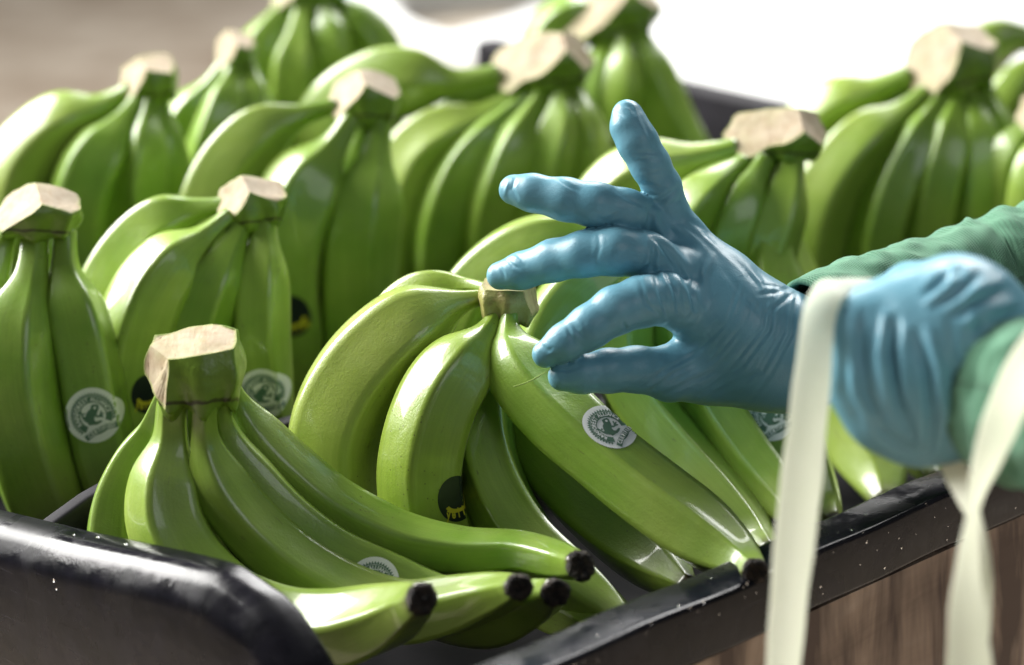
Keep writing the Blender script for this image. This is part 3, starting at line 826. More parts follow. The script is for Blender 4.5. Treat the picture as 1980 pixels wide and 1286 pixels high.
# ------------------------------------------------------------------ stickers
def text_mesh(s):
    cu = bpy.data.curves.new('t', 'FONT'); cu.body = s; cu.size = 1.0; cu.align_x = 'CENTER'; cu.align_y = 'CENTER'
    cu.offset = 0.03; cu.resolution_u = 3
    o = bpy.data.objects.new('t', cu); COL.objects.link(o)
    dg = bpy.context.evaluated_depsgraph_get()
    me = o.evaluated_get(dg).to_mesh()
    V = [(v.co.x, v.co.y) for v in me.vertices]; F = [list(p.vertices) for p in me.polygons]
    o.evaluated_get(dg).to_mesh_clear()
    bpy.data.objects.remove(o); bpy.data.curves.remove(cu)
    return V, F
GLYPH = {}
def glyph(c):
    if c not in GLYPH: GLYPH[c] = text_mesh(c)
    return GLYPH[c]

class Flat:
    def __init__(s): s.V = []; s.F = []
    def add(s, V, F):
        o = len(s.V); s.V += V; s.F += [[i + o for i in f] for f in F]
    def poly(s, pts, cuts=2):
        bm = bmesh.new(); vs = [bm.verts.new((x, y, 0)) for x, y in pts]
        for t in tessellate_polygon([[Vector((x, y, 0)) for x, y in pts]]):
            try: bm.faces.new([vs[i] for i in t])
            except ValueError: pass
        bmesh.ops.subdivide_edges(bm, edges=bm.edges[:], cuts=cuts, use_grid_fill=True)
        bmesh.ops.triangulate(bm, faces=bm.faces[:])
        bm.verts.index_update()
        s.add([(v.co.x, v.co.y) for v in bm.verts], [[v.index for v in f.verts] for f in bm.faces]); bm.free()
    def ring(s, r0, r1, a0, a1, na, nr=4, sx=1, sy=1):
        V = []; F = []
        for i in range(na + 1):
            a = math.radians(a0 + (a1 - a0) * i / na)
            for j in range(nr + 1):
                r = r0 + (r1 - r0) * j / nr; V.append((r * math.cos(a) * sx, r * math.sin(a) * sy))
        for i in range(na):
            for j in range(nr):
                k = i * (nr + 1) + j; F.append([k, k + 1, k + nr + 2, k + nr + 1])
        s.add(V, F)
    def glyph(s, c, x, y, rot, sx, sy):
        V, F = glyph(c)
        ca, sa = math.cos(rot), math.sin(rot)
        s.add([(x + ca * a * sx - sa * b * sy, y + sa * a * sx + ca * b * sy) for a, b in V], F)

def z2(pts): return [((x - 635) / 430, (665 - y) / 430) for x, y in pts]
paper = Flat(); paper.ring(0.001, 1.0, 0, 360, 72, 12)
ink = Flat()
ink.ring(0.46, 0.695, -18, 248, 90, 5); ink.ring(0.712, 0.742, -10, 240, 90, 1)
ink.ring(0.62, 0.72, -82, -44, 14, 2)
for i in range(31):
    a = math.radians(238 - i * 8.05)
    ink.poly([(r * math.cos(a + o), r * math.sin(a + o)) for r, o in ((0.735, -0.069), (0.845, 0.0), (0.735, 0.069))], 1)
band_c = catmull([(-0.26, -0.86, 0), (0.0, -0.66, 0), (0.27, -0.51, 0), (0.54, -0.40, 0), (0.86, -0.33, 0)], 24)
bt = np.gradient(band_c[:, :2], axis=0); bt /= np.linalg.norm(bt, axis=1)[:, None]; bn = np.stack([-bt[:, 1], bt[:, 0]], 1)
V = []; F = []
for i in range(24):
    for j in range(4): V.append(tuple(band_c[i, :2] + bn[i] * (0.105 - 0.07 * j)))
for i in range(23):
    for j in range(3):
        k = i * 4 + j; F.append([k, k + 1, k + 5, k + 4])
band = Flat(); band.add(V, F)
ink.poly(z2([(610, 505), (660, 492), (718, 500), (728, 540), (708, 600), (692, 650), (655, 700), (655, 740), (690, 770), (700, 800), (640, 815), (570, 825), (555, 790), (500, 755), (470, 715), (458, 680), (440, 640), (430, 600), (455, 600), (475, 650), (495, 690), (515, 690), (530, 640), (560, 595), (590, 570), (605, 540)]), 3)
ink.poly(z2([(680, 655), (720, 668), (740, 640), (752, 592), (772, 592), (766, 632), (798, 622), (804, 640), (772, 660), (798, 680), (790, 697), (740, 692), (700, 700), (668, 685)]), 2)
ink.poly(z2([(650, 775), (720, 752), (765, 740), (775, 762), (720, 800), (660, 818)]), 2)
ink.poly(z2([(480, 640), (500, 625), (515, 640), (505, 662), (485, 662)]), 1)
letters = Flat()
txt = 'RAINFOREST ALLIANCE'
wd = {'I': 0.5, ' ': 0.62, 'L': 0.85, 'A': 1.08, 'N': 1.08, 'O': 1.12}
tot = sum(wd.get(c, 1.0) for c in txt); pos = 0
for c in txt:
    w = wd.get(c, 1.0); a = math.radians(222 - 210 * (pos + w / 2) / tot); pos += w
    if c != ' ': letters.glyph(c, 0.578 * math.cos(a), 0.578 * math.sin(a), a - math.pi / 2, 0.185, 0.225)
txt = 'CERTIFIED'; tot = sum(wd.get(c, 1.0) for c in txt); pos = 0
for c in txt:
    w = wd.get(c, 1.0); t = 0.09 + 0.84 * (pos + w / 2) / tot; pos += w
    k = t * 23; i = int(k)
    x, y = band_c[i, :2] + (band_c[i + 1, :2] - band_c[i, :2]) * (k - i)
    letters.glyph(c, x, y, math.atan2(bt[i, 1], bt[i, 0]), 0.195, 0.225)
letters.ring(0.001, 0.05, 0, 360, 14, 1)
nE = 15 * 2
for i in range(len(letters.V) - nE, len(letters.V)):
    letters.V[i] = (letters.V[i][0] + 0.07, letters.V[i][1] + 0.272)

dark = Flat(); dark.ring(0.001, 1.0, 0, 360, 60, 12, 0.82, 1.0)
yel = Flat()
yel.ring(0.44, 0.60, 200, 345, 20, 2, 1.0, 0.9); yel.ring(0.66, 0.80, 215, 335, 20, 2, 0.85, 0.7)
for i, c in enumerate('yellow'):
    yel.glyph(c, -0.52 + 0.215 * i, -0.62 + 0.05 * abs(i - 2.5), 0.10 * (i - 2.5), 0.34, 0.62)

def sticker(bunch_, bo, px, py, R, rot, kind='frog', sq=1.0, aim=None):
    tree = BVH[bo.name]
    rd = (P(px, py, 1.0) - CAM).normalized()
    hit, nrm, _, _ = tree.ray_cast(CAM, rd)
    if hit is None: print('STICKER MISS', px, py); return
    if nrm.dot(rd) > 0: nrm = -nrm
    # steady normal: average of neighbours
    acc = nrm.copy()
    for dx, dy in ((14, 0), (-14, 0), (0, 14), (0, -14)):
        h2, n2, _, _ = tree.ray_cast(CAM, (P(px + dx, py + dy, 1.0) - CAM).normalized())
        if h2 is not None: acc += n2 if n2.dot(rd) < 0 else -n2
    nrm = acc.normalized()
    tx = (RT - nrm * RT.dot(nrm)).normalized(); ty = nrm.cross(tx)
    ca, sa = math.cos(rot), math.sin(rot)
    def put(flat, off):
        out = []
        for a, b in flat.V:
            x, y = (a * ca - b * sa) * R, (a * sa + b * ca) * R * sq
            o = hit + tx * x + ty * y
            h, n2, _, _ = tree.ray_cast(o + nrm * 0.03, -nrm, 0.06)
            if h is None:
                h2, n2, _, _ = tree.find_nearest(o); h = h2
            if n2.dot(nrm) < 0: n2 = -n2
            out.append(h + (n2 + nrm).normalized() * off)
        return out
    if kind == 'frog':
        s = mesh('sticker', put(paper, 0.00022), paper.F, M['sticker'], bunch_)
        mesh('emblem_print', put(ink, 0.00034), ink.F, M['sticker_green'], s)
        mesh('banner_print', put(band, 0.00048), band.F, M['sticker_green'], s)
        mesh('lettering', put(letters, 0.00060), letters.F, M['sticker_white'], s)
        s['label'] = 'round white sticker with a green frog emblem'
    else:
        s = mesh('sticker', put(dark, 0.00022), dark.F, M['sticker_dark'], bunch_)
        mesh('lettering', put(yel, 0.00042), yel.F, M['sticker_yellow'], s)
        s['label'] = 'dark oval sticker with yellow bananas and lettering'

sticker(bC, cC5, 1178, 827, 0.0130, math.radians(38))
sticker(bA, cA3, 180, 803, 0.0140, 0.0)
sticker(bB, cB4, 508, 762, 0.0135, math.radians(-10))
sticker(bI, cI5, 1492, 805, 0.0125, 0.0)
sticker(bF, cF4, 722, 1128, 0.0120, math.radians(10))
sticker(bC, cC2, 884, 965, 0.0118, math.radians(14), 'dark')
sticker(bD, cD2, 566, 612, 0.0125, 0.2, 'dark')
sticker(bB, cB2, 284, 762, 0.0105, 0.0, 'dark')

# ------------------------------------------------------------------ gloves: implicit surface of tapered bones
def bones(rows, d0):
    """rows: list of chains; a chain is (px, py, depth mm, radius px)"""
    out = []
    for ch in rows:
        c = []
        for x, y, dd, r in ch:
            d = d0 + dd / 1000; c.append((np.array(P(x, y, d)), r * d / FPX))
        out.append(c)
    return out

def chain_sdf(X, ch, k):
    tot = None
    for (a, ra), (b, rb) in zip(ch[:-1], ch[1:]):
        ba = b - a; L = ba @ ba
        pa = X - a
        h = np.clip((pa @ ba) / L, 0, 1)
        dd = np.linalg.norm(pa - h[:, None] * ba, axis=1) - (ra + (rb - ra) * h)
        tot = dd if tot is None else smin(tot, dd, k)
    return tot

def smin(a, b, k):
    h = np.clip(0.5 + 0.5 * (b - a) / k, 0, 1)
    return b + (a - b) * h - k * h * (1 - h)

def hand_sdf(X, palm, fingers, kp=0.016, kf=0.007):
    p = None
    for ch in palm:
        s = chain_sdf(X, ch, 0.008); p = s if p is None else smin(p, s, kp)
    tot = p
    for ch in fingers:
        tot = np.minimum(tot, smin(p, chain_sdf(X, ch, 0.003), kf))
    return tot

def surface_nets(f, lo, hi, h):
    n = np.ceil((hi - lo) / h).astype(int) + 1
    ax = [lo[k] + h * np.arange(n[k]) for k in range(3)]
    G = np.stack(np.meshgrid(*ax, indexing='ij'), -1).reshape(-1, 3)
    v = f(G).reshape(n); s = v < 0
    idx = -np.ones(n - 1, dtype=int)
    sumP = np.zeros((*(n - 1), 3)); cnt = np.zeros(n - 1)
    corners = [(i, j, k) for i in (0, 1) for j in (0, 1) for k in (0, 1)]
    sl = lambda o: tuple(slice(o[k], n[k] - 1 + o[k]) for k in range(3))
    for a in corners:
        for k in range(3):
            if a[k] == 0:
                b = list(a); b[k] = 1; b = tuple(b)
                va, vb = v[sl(a)], v[sl(b)]; m = (va < 0) != (vb < 0)
                t = np.where(m, va / np.where(m, va - vb, 1), 0)
                for q in range(3):
                    sumP[..., q] += np.where(m, a[q] + (t if q == k else 0), 0)
                cnt += m
    act = cnt > 0; idx[act] = np.arange(act.sum())
    cell = np.argwhere(act)
    V = lo + h * (cell + sumP[act] / cnt[act][:, None])
    F = []
    for k in range(3):
        o1, o2 = (k + 1) % 3, (k + 2) % 3
        sA = [slice(1, n[q] - 1) for q in range(3)]; sA[k] = slice(0, n[k] - 1)
        sB = list(sA); sB[k] = slice(1, n[k])
        A, B = s[tuple(sA)], s[tuple(sB)]
        for flip, m in ((False, A & ~B), (True, ~A & B)):
            w = np.argwhere(m)
            if len(w) == 0: continue
            base = w + 1; base[:, k] -= 1
            def g(d1, d2):
                c = base.copy(); c[:, o1] -= d1; c[:, o2] -= d2
                return idx[c[:, 0], c[:, 1], c[:, 2]]
            q = np.stack([g(1, 1), g(0, 1), g(0, 0), g(1, 0)], 1)
            F.append(q[:, ::-1] if flip else q)
    return V, np.concatenate(F)

def project(V, f, it=3):
    e = 0.0004
    for _ in range(it):
        d = f(V); gr = np.stack([(f(V + e * np.eye(3)[k]) - d) / e for k in range(3)], 1)
        gr /= np.maximum(np.linalg.norm(gr, axis=1)[:, None], 0.3)
        V = V - gr * d[:, None]
    return V

def seg_dist(px, py, line):
    best = np.full(len(px), 1e9); along = np.zeros(len(px))
    n = len(line) - 1
    for i, ((x0, y0), (x1, y1)) in enumerate(zip(line[:-1], line[1:])):
        dx, dy = x1 - x0, y1 - y0; L = dx * dx + dy * dy + 1e-9
        t = np.clip(((px - x0) * dx + (py - y0) * dy) / L, 0, 1)
        dd = np.hypot(px - x0 - t * dx, py - y0 - t * dy)
        m = dd < best; along[m] = (i + t[m]) / n; best = np.minimum(best, dd)
    return best, along

def build_glove(name, palm, fingers, d0, folds, parent, h=0.0016, kp=0.016, kf=0.007, extra=None, fold_gain=0.72):
    pb, fb = bones(palm, d0), bones(fingers, d0)
    allp = np.array([p for ch in pb + fb for p, r in ch]); mr = max(r for ch in pb + fb for p, r in ch)
    f = lambda X: hand_sdf(X, pb, fb, kp, kf)
    V, F = surface_nets(f, allp.min(0) - mr - 0.004, allp.max(0) + mr + 0.004, h)
    V = project(V, f, 2)
    o = mesh(name, V, F, M['glove'], parent)
    # refine, then press the folds of the rubber into the surface
    md = o.modifiers.new('s', 'SUBSURF'); md.levels = 1; md.render_levels = 1
    dg = bpy.context.evaluated_depsgraph_get()
    me = bpy.data.meshes.new_from_object(o.evaluated_get(dg))
    o.modifiers.clear(); o.data = me
    nv = len(me.vertices); co = np.zeros(nv * 3); me.vertices.foreach_get('co', co); co = co.reshape(-1, 3)
    no = np.zeros(nv * 3); me.vertices.foreach_get('normal', no); no = no.reshape(-1, 3)
    wco = co + np.array(origin_of(parent))
    px, py = to_px(wco)
    view = wco - np.array(CAM); view /= np.linalg.norm(view, axis=1)[:, None]
    facing = np.clip(-(no * view).sum(1) * 2.0 + 0.25, 0, 1)
    disp = np.zeros(nv)
    for line, wpx, amp in folds:
        dd, al = seg_dist(px, py, line)
        fade = np.sin(np.clip(al, 0.0, 1) * math.pi * 0.86 + 0.22)
        disp += fold_gain * amp / 1000 * fade * (np.exp(-(dd / wpx) ** 2) - 0.45 * np.exp(-((dd - 2.1 * wpx) / (1.2 * wpx)) ** 2)) * facing
    disp += 0.00007 * wob(wco, 260, 1.0) + 0.00006 * wob(wco, 520, 4.0)
    if extra is not None: disp += extra(px, py, wco, facing)
    co = co + no * disp[:, None]
    me.vertices.foreach_set('co', co.ravel()); me.update()
    me.polygons.foreach_set('use_smooth', [True] * len(me.polygons))
    me.materials.clear(); me.materials.append(M['glove'])
    return o

person = empty('person', P(2250, 1400, 1.15))
tag(person, 'worker reaching in from the right in green long sleeves and blue rubber gloves', 'person')

def zz(pts): return [(900 + x / 1.9486, 160 + y / 1.9486) for x, y in pts]
# right hand: little, ring, middle, index finger, thumb (depth in mm, + is away)
fingers = [
    [(1213, 222, -6, 30), (1217, 245, -7, 36), (1233, 275, -8, 39), (1257, 318, -6, 38), (1280, 362, -2, 37), (1291, 400, 2, 36), (1322, 452, 6, 38)],
    [(994, 367, -4, 30), (1030, 373, -8, 36), (1095, 386, -12, 41), (1150, 396, -14, 43), (1210, 408, -10, 42), (1258, 420, 0, 37), (1325, 478, 6, 40)],
    [(968, 533, 4, 28), (1008, 524, 0, 35), (1070, 504, -8, 40), (1130, 491, -16, 44), (1190, 486, -20, 46), (1246, 492, -16, 45), (1335, 545, -4, 50)],
    [(1055, 685, -36, 27), (1092, 662, -38, 36), (1140, 632, -38, 42), (1190, 600, -36, 46), (1240, 583, -31, 49), (1285, 578, -22, 50), (1360, 610, -6, 56)],
    [(1088, 728, -32, 29), (1125, 724, -31, 36), (1175, 717, -27, 42), (1230, 714, -20, 44), (1295, 722, -8, 52), (1375, 705, 4, 70)],
]
palm = [
    [(1322, 455, 6, 34), (1400, 545, 6, 52), (1470, 625, 6, 70), (1535, 684, 6, 86), (1552, 688, 6, 87)],
    [(1328, 490, 4, 42), (1400, 570, 0, 58), (1470, 640, 2, 74), (1540, 686, 6, 86)],
    [(1340, 545, -4, 50), (1410, 605, -4, 66), (1480, 660, 2, 80), (1540, 686, 6, 86)],
    [(1362, 610, -6, 56), (1420, 640, -4, 72), (1490, 672, 2, 84)],
    [(1300, 722, -6, 48), (1380, 706, 4, 72), (1460, 694, 6, 88), (1540, 690, 6, 88)],
]
folds = []
def fold(pts, w, a): folds.append((zz(pts), w * 0.78, a))
for a in (-1,):
    fold([(625, 268), (680, 262), (728, 268)], 4, -0.7); fold([(635, 292), (690, 285), (735, 290)], 4, -0.5); fold([(640, 330), (700, 340), (750, 330)], 4, -0.4)
    fold([(650, 380), (700, 385), (750, 400)], 4, -0.5); fold([(664, 412), (705, 425), (740, 425)], 4, -0.6)
    fold([(695, 470), (745, 440), (805, 390)], 6, -1.3); fold([(705, 475), (760, 462), (812, 440)], 5, -0.7)
    fold([(690, 470), (700, 510), (692, 552)], 6, -1.6)
    fold([(705, 480), (735, 560), (790, 640), (850, 700)], 9, 1.3); fold([(690, 560), (745, 620), (800, 690), (845, 800)], 6, -1.0)
    fold([(720, 500), (790, 570), (870, 640)], 7, -0.5); fold([(760, 470), (800, 540), (880, 600), (930, 650)], 8, 0.7)
    fold([(705, 590), (712, 650), (700, 690), (650, 725)], 6, -1.6); fold([(705, 690), (730, 780), (760, 870)], 6, -0.9); fold([(730, 690), (765, 780), (790, 870)], 6, 0.9)
    fold([(745, 700), (790, 780), (805, 890)], 5, -0.9); fold([(780, 700), (830, 790), (845, 860), (815, 900)], 6, 0.8); fold([(800, 690), (850, 780), (860, 850)], 5, -0.8)
    fold([(655, 740), (680, 830), (745, 885)], 5, -0.6); fold([(735, 800), (760, 885)], 4, -0.9)
    fold([(400, 908), (425, 940), (445, 962)], 4, -0.8); fold([(385, 930), (410, 985)], 4, -0.7); fold([(420, 895), (455, 935)], 4, 0.5)
    fold([(596, 905), (606, 935)], 4, -0.9); fold([(585, 940), (650, 915), (740, 895)], 4, -0.4)
    fold([(150, 660), (180, 690), (205, 700)], 4, -0.7); fold([(130, 690), (150, 735)], 3.5, -0.6); fold([(175, 650), (215, 680)], 3.5, 0.5)
    fold([(190, 355), (175, 400), (200, 440)], 4, -0.6); fold([(160, 370), (150, 420)], 3.5, 0.5); fold([(340, 360), (390, 390), (430, 410)], 4, -0.6); fold([(480, 500), (530, 520), (600, 480)], 5, -0.5)
    fold([(560, 400), (620, 440), (680, 470)], 5, -0.6); fold([(500, 555), (505, 620), (480, 700)], 5, -0.35)
    fold([(590, 80), (620, 90), (640, 120)], 4, -0.5); fold([(650, 100), (690, 190), (720, 250)], 5, -0.5); fold([(565, 110), (600, 130)], 4, -0.4)
    fold([(280, 985), (310, 1010), (330, 1000)], 4, -0.6); fold([(330, 1075), (380, 1085), (430, 1070)], 4, -0.5)
    fold([(830, 508), (900, 550), (950, 600)], 7, -0.7); fold([(870, 560), (930, 610), (1000, 680)], 7, 0.6); fold([(905, 640), (880, 700), (870, 770)], 7, -0.8); fold([(935, 650), (905, 720), (895, 790)], 7, 0.7)
    fold([(960, 690), (1040, 790), (1120, 880)], 8, -0.5); fold([(1005, 655), (1060, 710), (1110, 770)], 6, -0.6); fold([(1060, 700), (1110, 750), (1130, 800)], 6, 0.6)
    fold([(920, 840), (865, 915), (780, 955), (705, 985)], 8, -1.0); fold([(950, 880), (890, 950), (800, 985)], 8, 0.6); fold([(860, 700), (850, 780), (870, 860)], 6, -0.8)
    fold([(715, 975), (740, 930), (770, 900)], 5, -0.8)
    for i in range(9):
        s = i * 30 + random.uniform(-9, 9); j = [random.uniform(-14, 14) for _ in range(4)]
        fold([(1245 - s * 0.85, 800 - s * 0.10 + j[0] * 3), (1228 - s + j[1], 950 - s * 0.2), (1150 - s * 1.15 + j[2], 1095 - s * 0.28), (1010 - s * 1.35 + j[3] * 5, 1195 - s * 0.22)], random.uniform(3.6, 6.5), -random.uniform(0.35, 0.95) if i < 5 else -random.uniform(0.15, 0.5))
    fold([(690, 1165), (790, 1095), (900, 1050)], 5, -0.5); fold([(730, 1185), (850, 1125), (960, 1080)], 5, -0.5); fold([(670, 1150), (740, 1090), (800, 1060)], 5, -0.4)
    fold([(1130, 870), (1190, 830), (1240, 790)], 5, -0.6); fold([(1100, 800), (1170, 790), (1230, 770)], 5, -0.5); fold([(1120, 760), (1180, 770), (1220, 780)], 4, -0.5)
gl = build_glove('glove', palm, fingers, 1.335, folds, person, h=0.0015, kp=0.012, kf=0.0045)
gl['label'] = 'blue glove pinching a thread, little finger raised'

# left hand: a fist seen from its back, nearer the lens
fingersL = [
    [(1665, 640, -4, 76), (1612, 608, 10, 48), (1650, 612, 48, 42), (1720, 640, 56, 36)],
    [(1690, 720, -2, 76), (1648, 712, 14, 52), (1690, 720, 56, 42), (1760, 720, 56, 36)],
    [(1730, 790, 2, 68), (1690, 790, 28, 46), (1730, 785, 54, 40), (1790, 770, 54, 34)],
    [(1780, 830, 6, 58), (1745, 835, 28, 40), (1780, 825, 50, 36), (1820, 805, 50, 30)],
    [(1840, 560, 22, 66), (1760, 560, 46, 52), (1690, 590, 58, 42), (1640, 620, 64, 34)],
]
palmL = [
    [(1650, 642, -2, 80), (1760, 640, 0, 112), (1850, 640, 0, 138), (1940, 715, 2, 112), (2030, 768, -16, 104)],
    [(1680, 722, -2, 90), (1790, 710, -2, 135), (1870, 715, 0, 140), (1950, 738, 0, 110)],
    [(1716, 790, 2, 88), (1810, 770, 2, 115), (1890, 745, 2, 122)],
    [(1765, 830, 8, 68), (1850, 785, 8, 98), (1930, 760, 4, 105)],
    [(1845, 570, 14, 76), (1880, 650, 10, 116), (1950, 720, 4, 108)],
]
foldsL = []
def zl(pts): return [(1400 + x / 1.4194, 380 + y / 1.4194) for x, y in pts]
for pts, w, a in [
    ([(470, 340), (462, 420), (480, 560), (520, 660)], 9, -1.2), ([(440, 330), (432, 430), (448, 560)], 9, 0.9), ([(385, 320), (378, 420), (395, 540), (440, 640)], 9, -0.7),
    ([(530, 380), (560, 480), (570, 600), (560, 700)], 9, -1.0), ([(560, 370), (590, 470), (600, 600)], 9, 0.8), ([(620, 360), (640, 470), (640, 600), (610, 700)], 8, -0.7),
    ([(560, 270), (600, 240), (640, 200)], 9, -0.8), ([(590, 300), (640, 270), (700, 210)], 9, -0.7), ([(620, 330), (690, 290), (780, 250)], 9, -0.8), ([(650, 360), (720, 320), (800, 290)], 8, 0.7),
    ([(320, 350), (330, 450), (330, 540), (380, 620)], 9, -0.6), ([(410, 620), (470, 670), (540, 700)], 9, -0.7), ([(640, 180), (620, 230), (560, 290)], 8, 0.7),
    ([(240, 330), (280, 390), (310, 480)], 9, -0.6), ([(660, 400), (675, 500), (670, 600)], 7, -0.7), ([(690, 380), (700, 330), (760, 300)], 7, -0.6)]:
    foldsL.append((zl(pts), w, a * 1.1))
gl2 = build_glove('glove', palmL, fingersL, 1.115, foldsL, person, h=0.0022, kp=0.009, kf=0.005, fold_gain=2.0)
gl2['label'] = 'blurred blue glove closed in a fist over a pale strap'

# forearms and sleeves
def tube(name, rows, mat, parent, seg=64, rings=60, folds=0.0, lip=False, seed=0.0, fl=9.0):
    A = catmull([(*P(x, y, d), r * d / FPX) for x, y, d, r in rows], rings)
    C, R = A[:, :3], A[:, 3]; T, Nn, B = frames(C)
    th = np.linspace(0, 2 * math.pi, seg, endpoint=False)
    L = np.concatenate([[0], np.cumsum(np.linalg.norm(np.diff(C, axis=0), axis=1))])
    V = []; U = []
    def ring(i, k, in_=0.0):
        s = L[i]
        base = C[i] + np.outer(R[i] * np.cos(th), Nn[i]) + np.outer(R[i] * np.sin(th), B[i]) + T[i] * 0.5 * s
        f = folds * min(1, s / 0.02) * (1.5 * wob(base, 150, seed) + 1.0 * wob(base, 310, seed + 2) + 0.35 * np.sin(s * 2 * math.pi / 0.024 + 2.2 * np.sin(2 * th + seed + 20 * s)))
        rr = R[i] * k + f - in_
        V.append(C[i] + np.outer(rr * np.cos(th), Nn[i]) + np.outer(rr * np.sin(th), B[i]))
        U.append(np.stack([th * R[i] * 20, np.full(seg, s * 20)], 1))
    if lip:
        ring(4, 1, 0.0030); ring(0, 1, 0.0026); ring(0, 1, 0.0008)
    for i in range(rings): ring(i, 1)
    n = len(V); V = np.concatenate(V); U = np.concatenate(U)
    F = [(i * seg + j, i * seg + (j + 1) % seg, (i + 1) * seg + (j + 1) % seg, (i + 1) * seg + j) for i in range(n - 1) for j in range(seg)]
    if not lip: F.append(tuple(range(seg))[::-1])
    F.append(tuple((n - 1) * seg + j for j in range(seg)))
    return mesh(name, V, F, mat, parent, uvs=U)
tube('forearm', [(1535, 672, 1.341, 82), (1600, 655, 1.35, 80), (1800, 600, 1.38, 92), (2200, 480, 1.44, 110)], M['skin'], person)
tube('sleeve', [(1560, 637, 1.342, 99), (1605, 627, 1.348, 110), (1700, 605, 1.36, 118), (1800, 582, 1.375, 122), (1900, 555, 1.39, 130), (2000, 528, 1.40, 138), (2300, 450, 1.45, 155)], M['knit'], person, seg=120, rings=150, folds=0.0012, lip=True, seed=1.0)
tube('forearm', [(1990, 752, 1.108, 96), (2100, 785, 1.075, 112), (2300, 830, 1.03, 130)], M['skin'], person)
tube('sleeve', [(1955, 770, 1.104, 160), (1995, 778, 1.093, 165), (2065, 790, 1.076, 170), (2180, 808, 1.056, 178), (2400, 850, 1.01, 190)], M['knit'], person, seg=120, rings=80, folds=0.0020, lip=True, seed=3.0)

# ------------------------------------------------------------------ straps
def ribbon(rows, label, name='strap', thick=0.0009):
    """rows: px, py, depth, half width px, turn of the face in degrees (0 faces the viewer)"""
    A = catmull([(*P(x, y, d), w * d / FPX, math.radians(t)) for x, y, d, w, t in rows], 120)
    C = A[:, :3]; T = np.gradient(C, axis=0); T /= np.linalg.norm(T, axis=1)[:, None]
    V = []; F = []; n = 9
    for i in range(len(C)):
        v = np.array(FW); side = np.cross(T[i], v); side /= np.linalg.norm(side); nn = np.cross(side, T[i])
        a = A[i, 4]; s = side * math.cos(a) + nn * math.sin(a); m = np.cross(s, T[i])
        w = A[i, 3] * (1 + 0.02 * math.sin(i * 0.4))
        ring = []
        for k in range(n):
            q = -1 + 2 * k / (n - 1); cup = 0.0010 * (q * q)
            V.append(C[i] + s * q * w + m * (cup + thick * 0.5))
        for k in range(n - 1, -1, -1):
            q = -1 + 2 * k / (n - 1); cup = 0.0010 * (q * q)
            V.append(C[i] + s * q * w + m * (cup - thick * 0.5))
    c = 2 * n
    for i in range(len(C) - 1):
        for k in range(c): F.append((i * c + k, i * c + (k + 1) % c, (i + 1) * c + (k + 1) % c, (i + 1) * c + k))
    F.append(tuple(range(c))[::-1]); F.append(tuple((len(C) - 1) * c + k for k in range(c)))
    o = mesh(name, np.array(V), F, M['strap'], None)
    smooth_by_angle(o, 50)
    return tag(o, label, 'strap', 'pale straps held by the near glove')
ribbon([(1760, 560, 1.150, 34, -78), (1700, 545, 1.130, 34, -76), (1645, 545, 1.118, 34, -68), (1603, 560, 1.105, 34, -42), (1583, 610, 1.098, 32, -18), (1574, 700, 1.094, 35, -6), (1562, 820, 1.092, 38, 0), (1545, 980, 1.090, 41, 4), (1530, 1120, 1.088, 38, 6), (1516, 1290, 1.086, 34, 8), (1505, 1440, 1.085, 34, 8)],
       'pale green strap hanging straight down from the fist, left of the crossing pair')
ribbon([(2060, 610, 1.02, 36, 20), (1995, 690, 1.03, 37, 14), (1948, 790, 1.04, 38, 6), (1912, 890, 1.045, 32, 20), (1887, 985, 1.05, 21, 50), (1876, 1080, 1.05, 26, 30), (1872, 1180, 1.05, 36, 8), (1876, 1300, 1.05, 44, 0), (1882, 1450, 1.05, 44, 0)],
       'pale strap crossing over the green cuff at lower right')
ribbon([(1830, 850, 1.118, 26, -30), (1843, 900, 1.11, 25, -20), (1864, 955, 1.09, 20, -35), (1884, 1010, 1.075, 15, -50), (1893, 1090, 1.07, 22, -30), (1890, 1190, 1.07, 26, -12), (1878, 1300, 1.07, 28, 0), (1870, 1440, 1.07, 28, 0)],
       'narrow pale strap dropping from under the fist behind the cuff strap')

# ------------------------------------------------------------------ fibre between finger and thumb
A = catmull([(*P(x, y, d_), 0) for x, y, d_ in [(992, 748, 1.296), (1020, 739, 1.297), (1048, 724, 1.299), (1078, 706, 1.301)]], 24)
V = []; F = []
T, Nn, B = frames(A[:, :3])
for i in range(24):
    r = 0.00036 * (0.45 + 0.55 * math.sin(math.pi * min(1, i / 23 + 0.15)))
    for j in range(6):
        a = j * math.pi / 3; V.append(A[i, :3] + r * (math.cos(a) * Nn[i] + math.sin(a) * B[i]))
for i in range(23):
    for j in range(6): F.append((i * 6 + j, i * 6 + (j + 1) % 6, (i + 1) * 6 + (j + 1) % 6, (i + 1) * 6 + j))
tag(mesh('fibre', np.array(V), F, M['fibre']), 'thin green thread pinched between gloved index finger and thumb', 'thread')

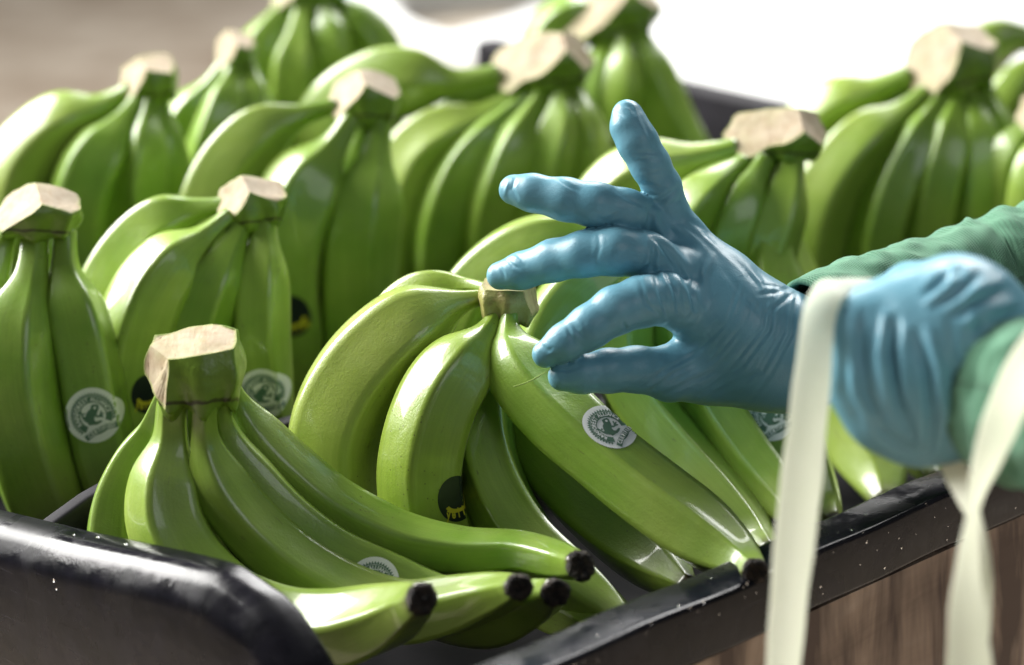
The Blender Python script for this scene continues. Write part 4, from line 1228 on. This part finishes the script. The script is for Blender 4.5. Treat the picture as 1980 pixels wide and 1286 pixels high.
# ------------------------------------------------------------------ water on the rim
bm = bmesh.new()
def drop(c, n, r, stretch=1.0, down=None):
    n = n.normalized(); t = n.orthogonal().normalized() if down is None else (down - n * down.dot(n)).normalized(); b = n.cross(t)
    q = random.uniform(0.8, 1.25)
    rings = []
    for i, (ph, hh) in enumerate(((1.0, 0.0), (0.93, 0.28), (0.70, 0.46), (0.36, 0.56))):
        rings.append([bm.verts.new(c + t * (math.cos(k * math.pi / 5) * r * ph * stretch) + b * (math.sin(k * math.pi / 5) * r * ph * q) + n * r * hh) for k in range(10)])
    top = bm.verts.new(c + n * r * 0.60)
    for a, b2 in zip(rings[:-1], rings[1:]):
        for k in range(10): bm.faces.new((a[k], a[(k + 1) % 10], b2[(k + 1) % 10], b2[k]))
    for k in range(10): bm.faces.new((rings[-1][k], rings[-1][(k + 1) % 10], top))
    bm.faces.new(rings[0][::-1])
rnd = random.Random(3)
for i in range(100):
    u = rnd.uniform(0.74, 1.15); r = rnd.choice((0.0003, 0.0003, 0.0004, 0.0005, 0.0007))
    if rnd.random() < 0.25:
        drop(UV(u, VS[0] - rnd.uniform(0.003, 0.021), 0.0002), Vector((0, 0, 1)), r * 1.2)
    elif rnd.random() < 0.5:
        drop(UV(u, VS[0] - 0.0232, -rnd.uniform(0.0, 0.003)), -sV + Vector((0, 0, 0.5)), r, 1.0)
    else:
        z = -rnd.uniform(0.003, 0.025)
        drop(UV(u, VS[0] - 0.0236 + z * 0.036, z), -sV, r * 0.9, rnd.uniform(1, 1.8), Vector((0, 0, -1)))
for i in range(7):
    v = rnd.uniform(VS[0] + 0.06, VS[0] + 0.25); t = (v - VS[0]) / math.sqrt(2); z0 = end_height(t)
    r = rnd.choice((0.0004, 0.0006, 0.0008))
    if rnd.random() < 0.5: drop(UV(U0 - rnd.uniform(0.002, 0.011), v, z0 + 0.0002), Vector((0, 0, 1)), r)
    else: drop(UV(U0 - 0.0256, v, z0 - rnd.uniform(0.016, 0.044)), -sU, r, rnd.uniform(1, 2), Vector((0, 0, -1)))
wd_ = from_bm('water_drops', bm, M['water'])
tag(wd_, 'clear water drops beaded on the wet black tray rim', 'water drops', kind='stuff')
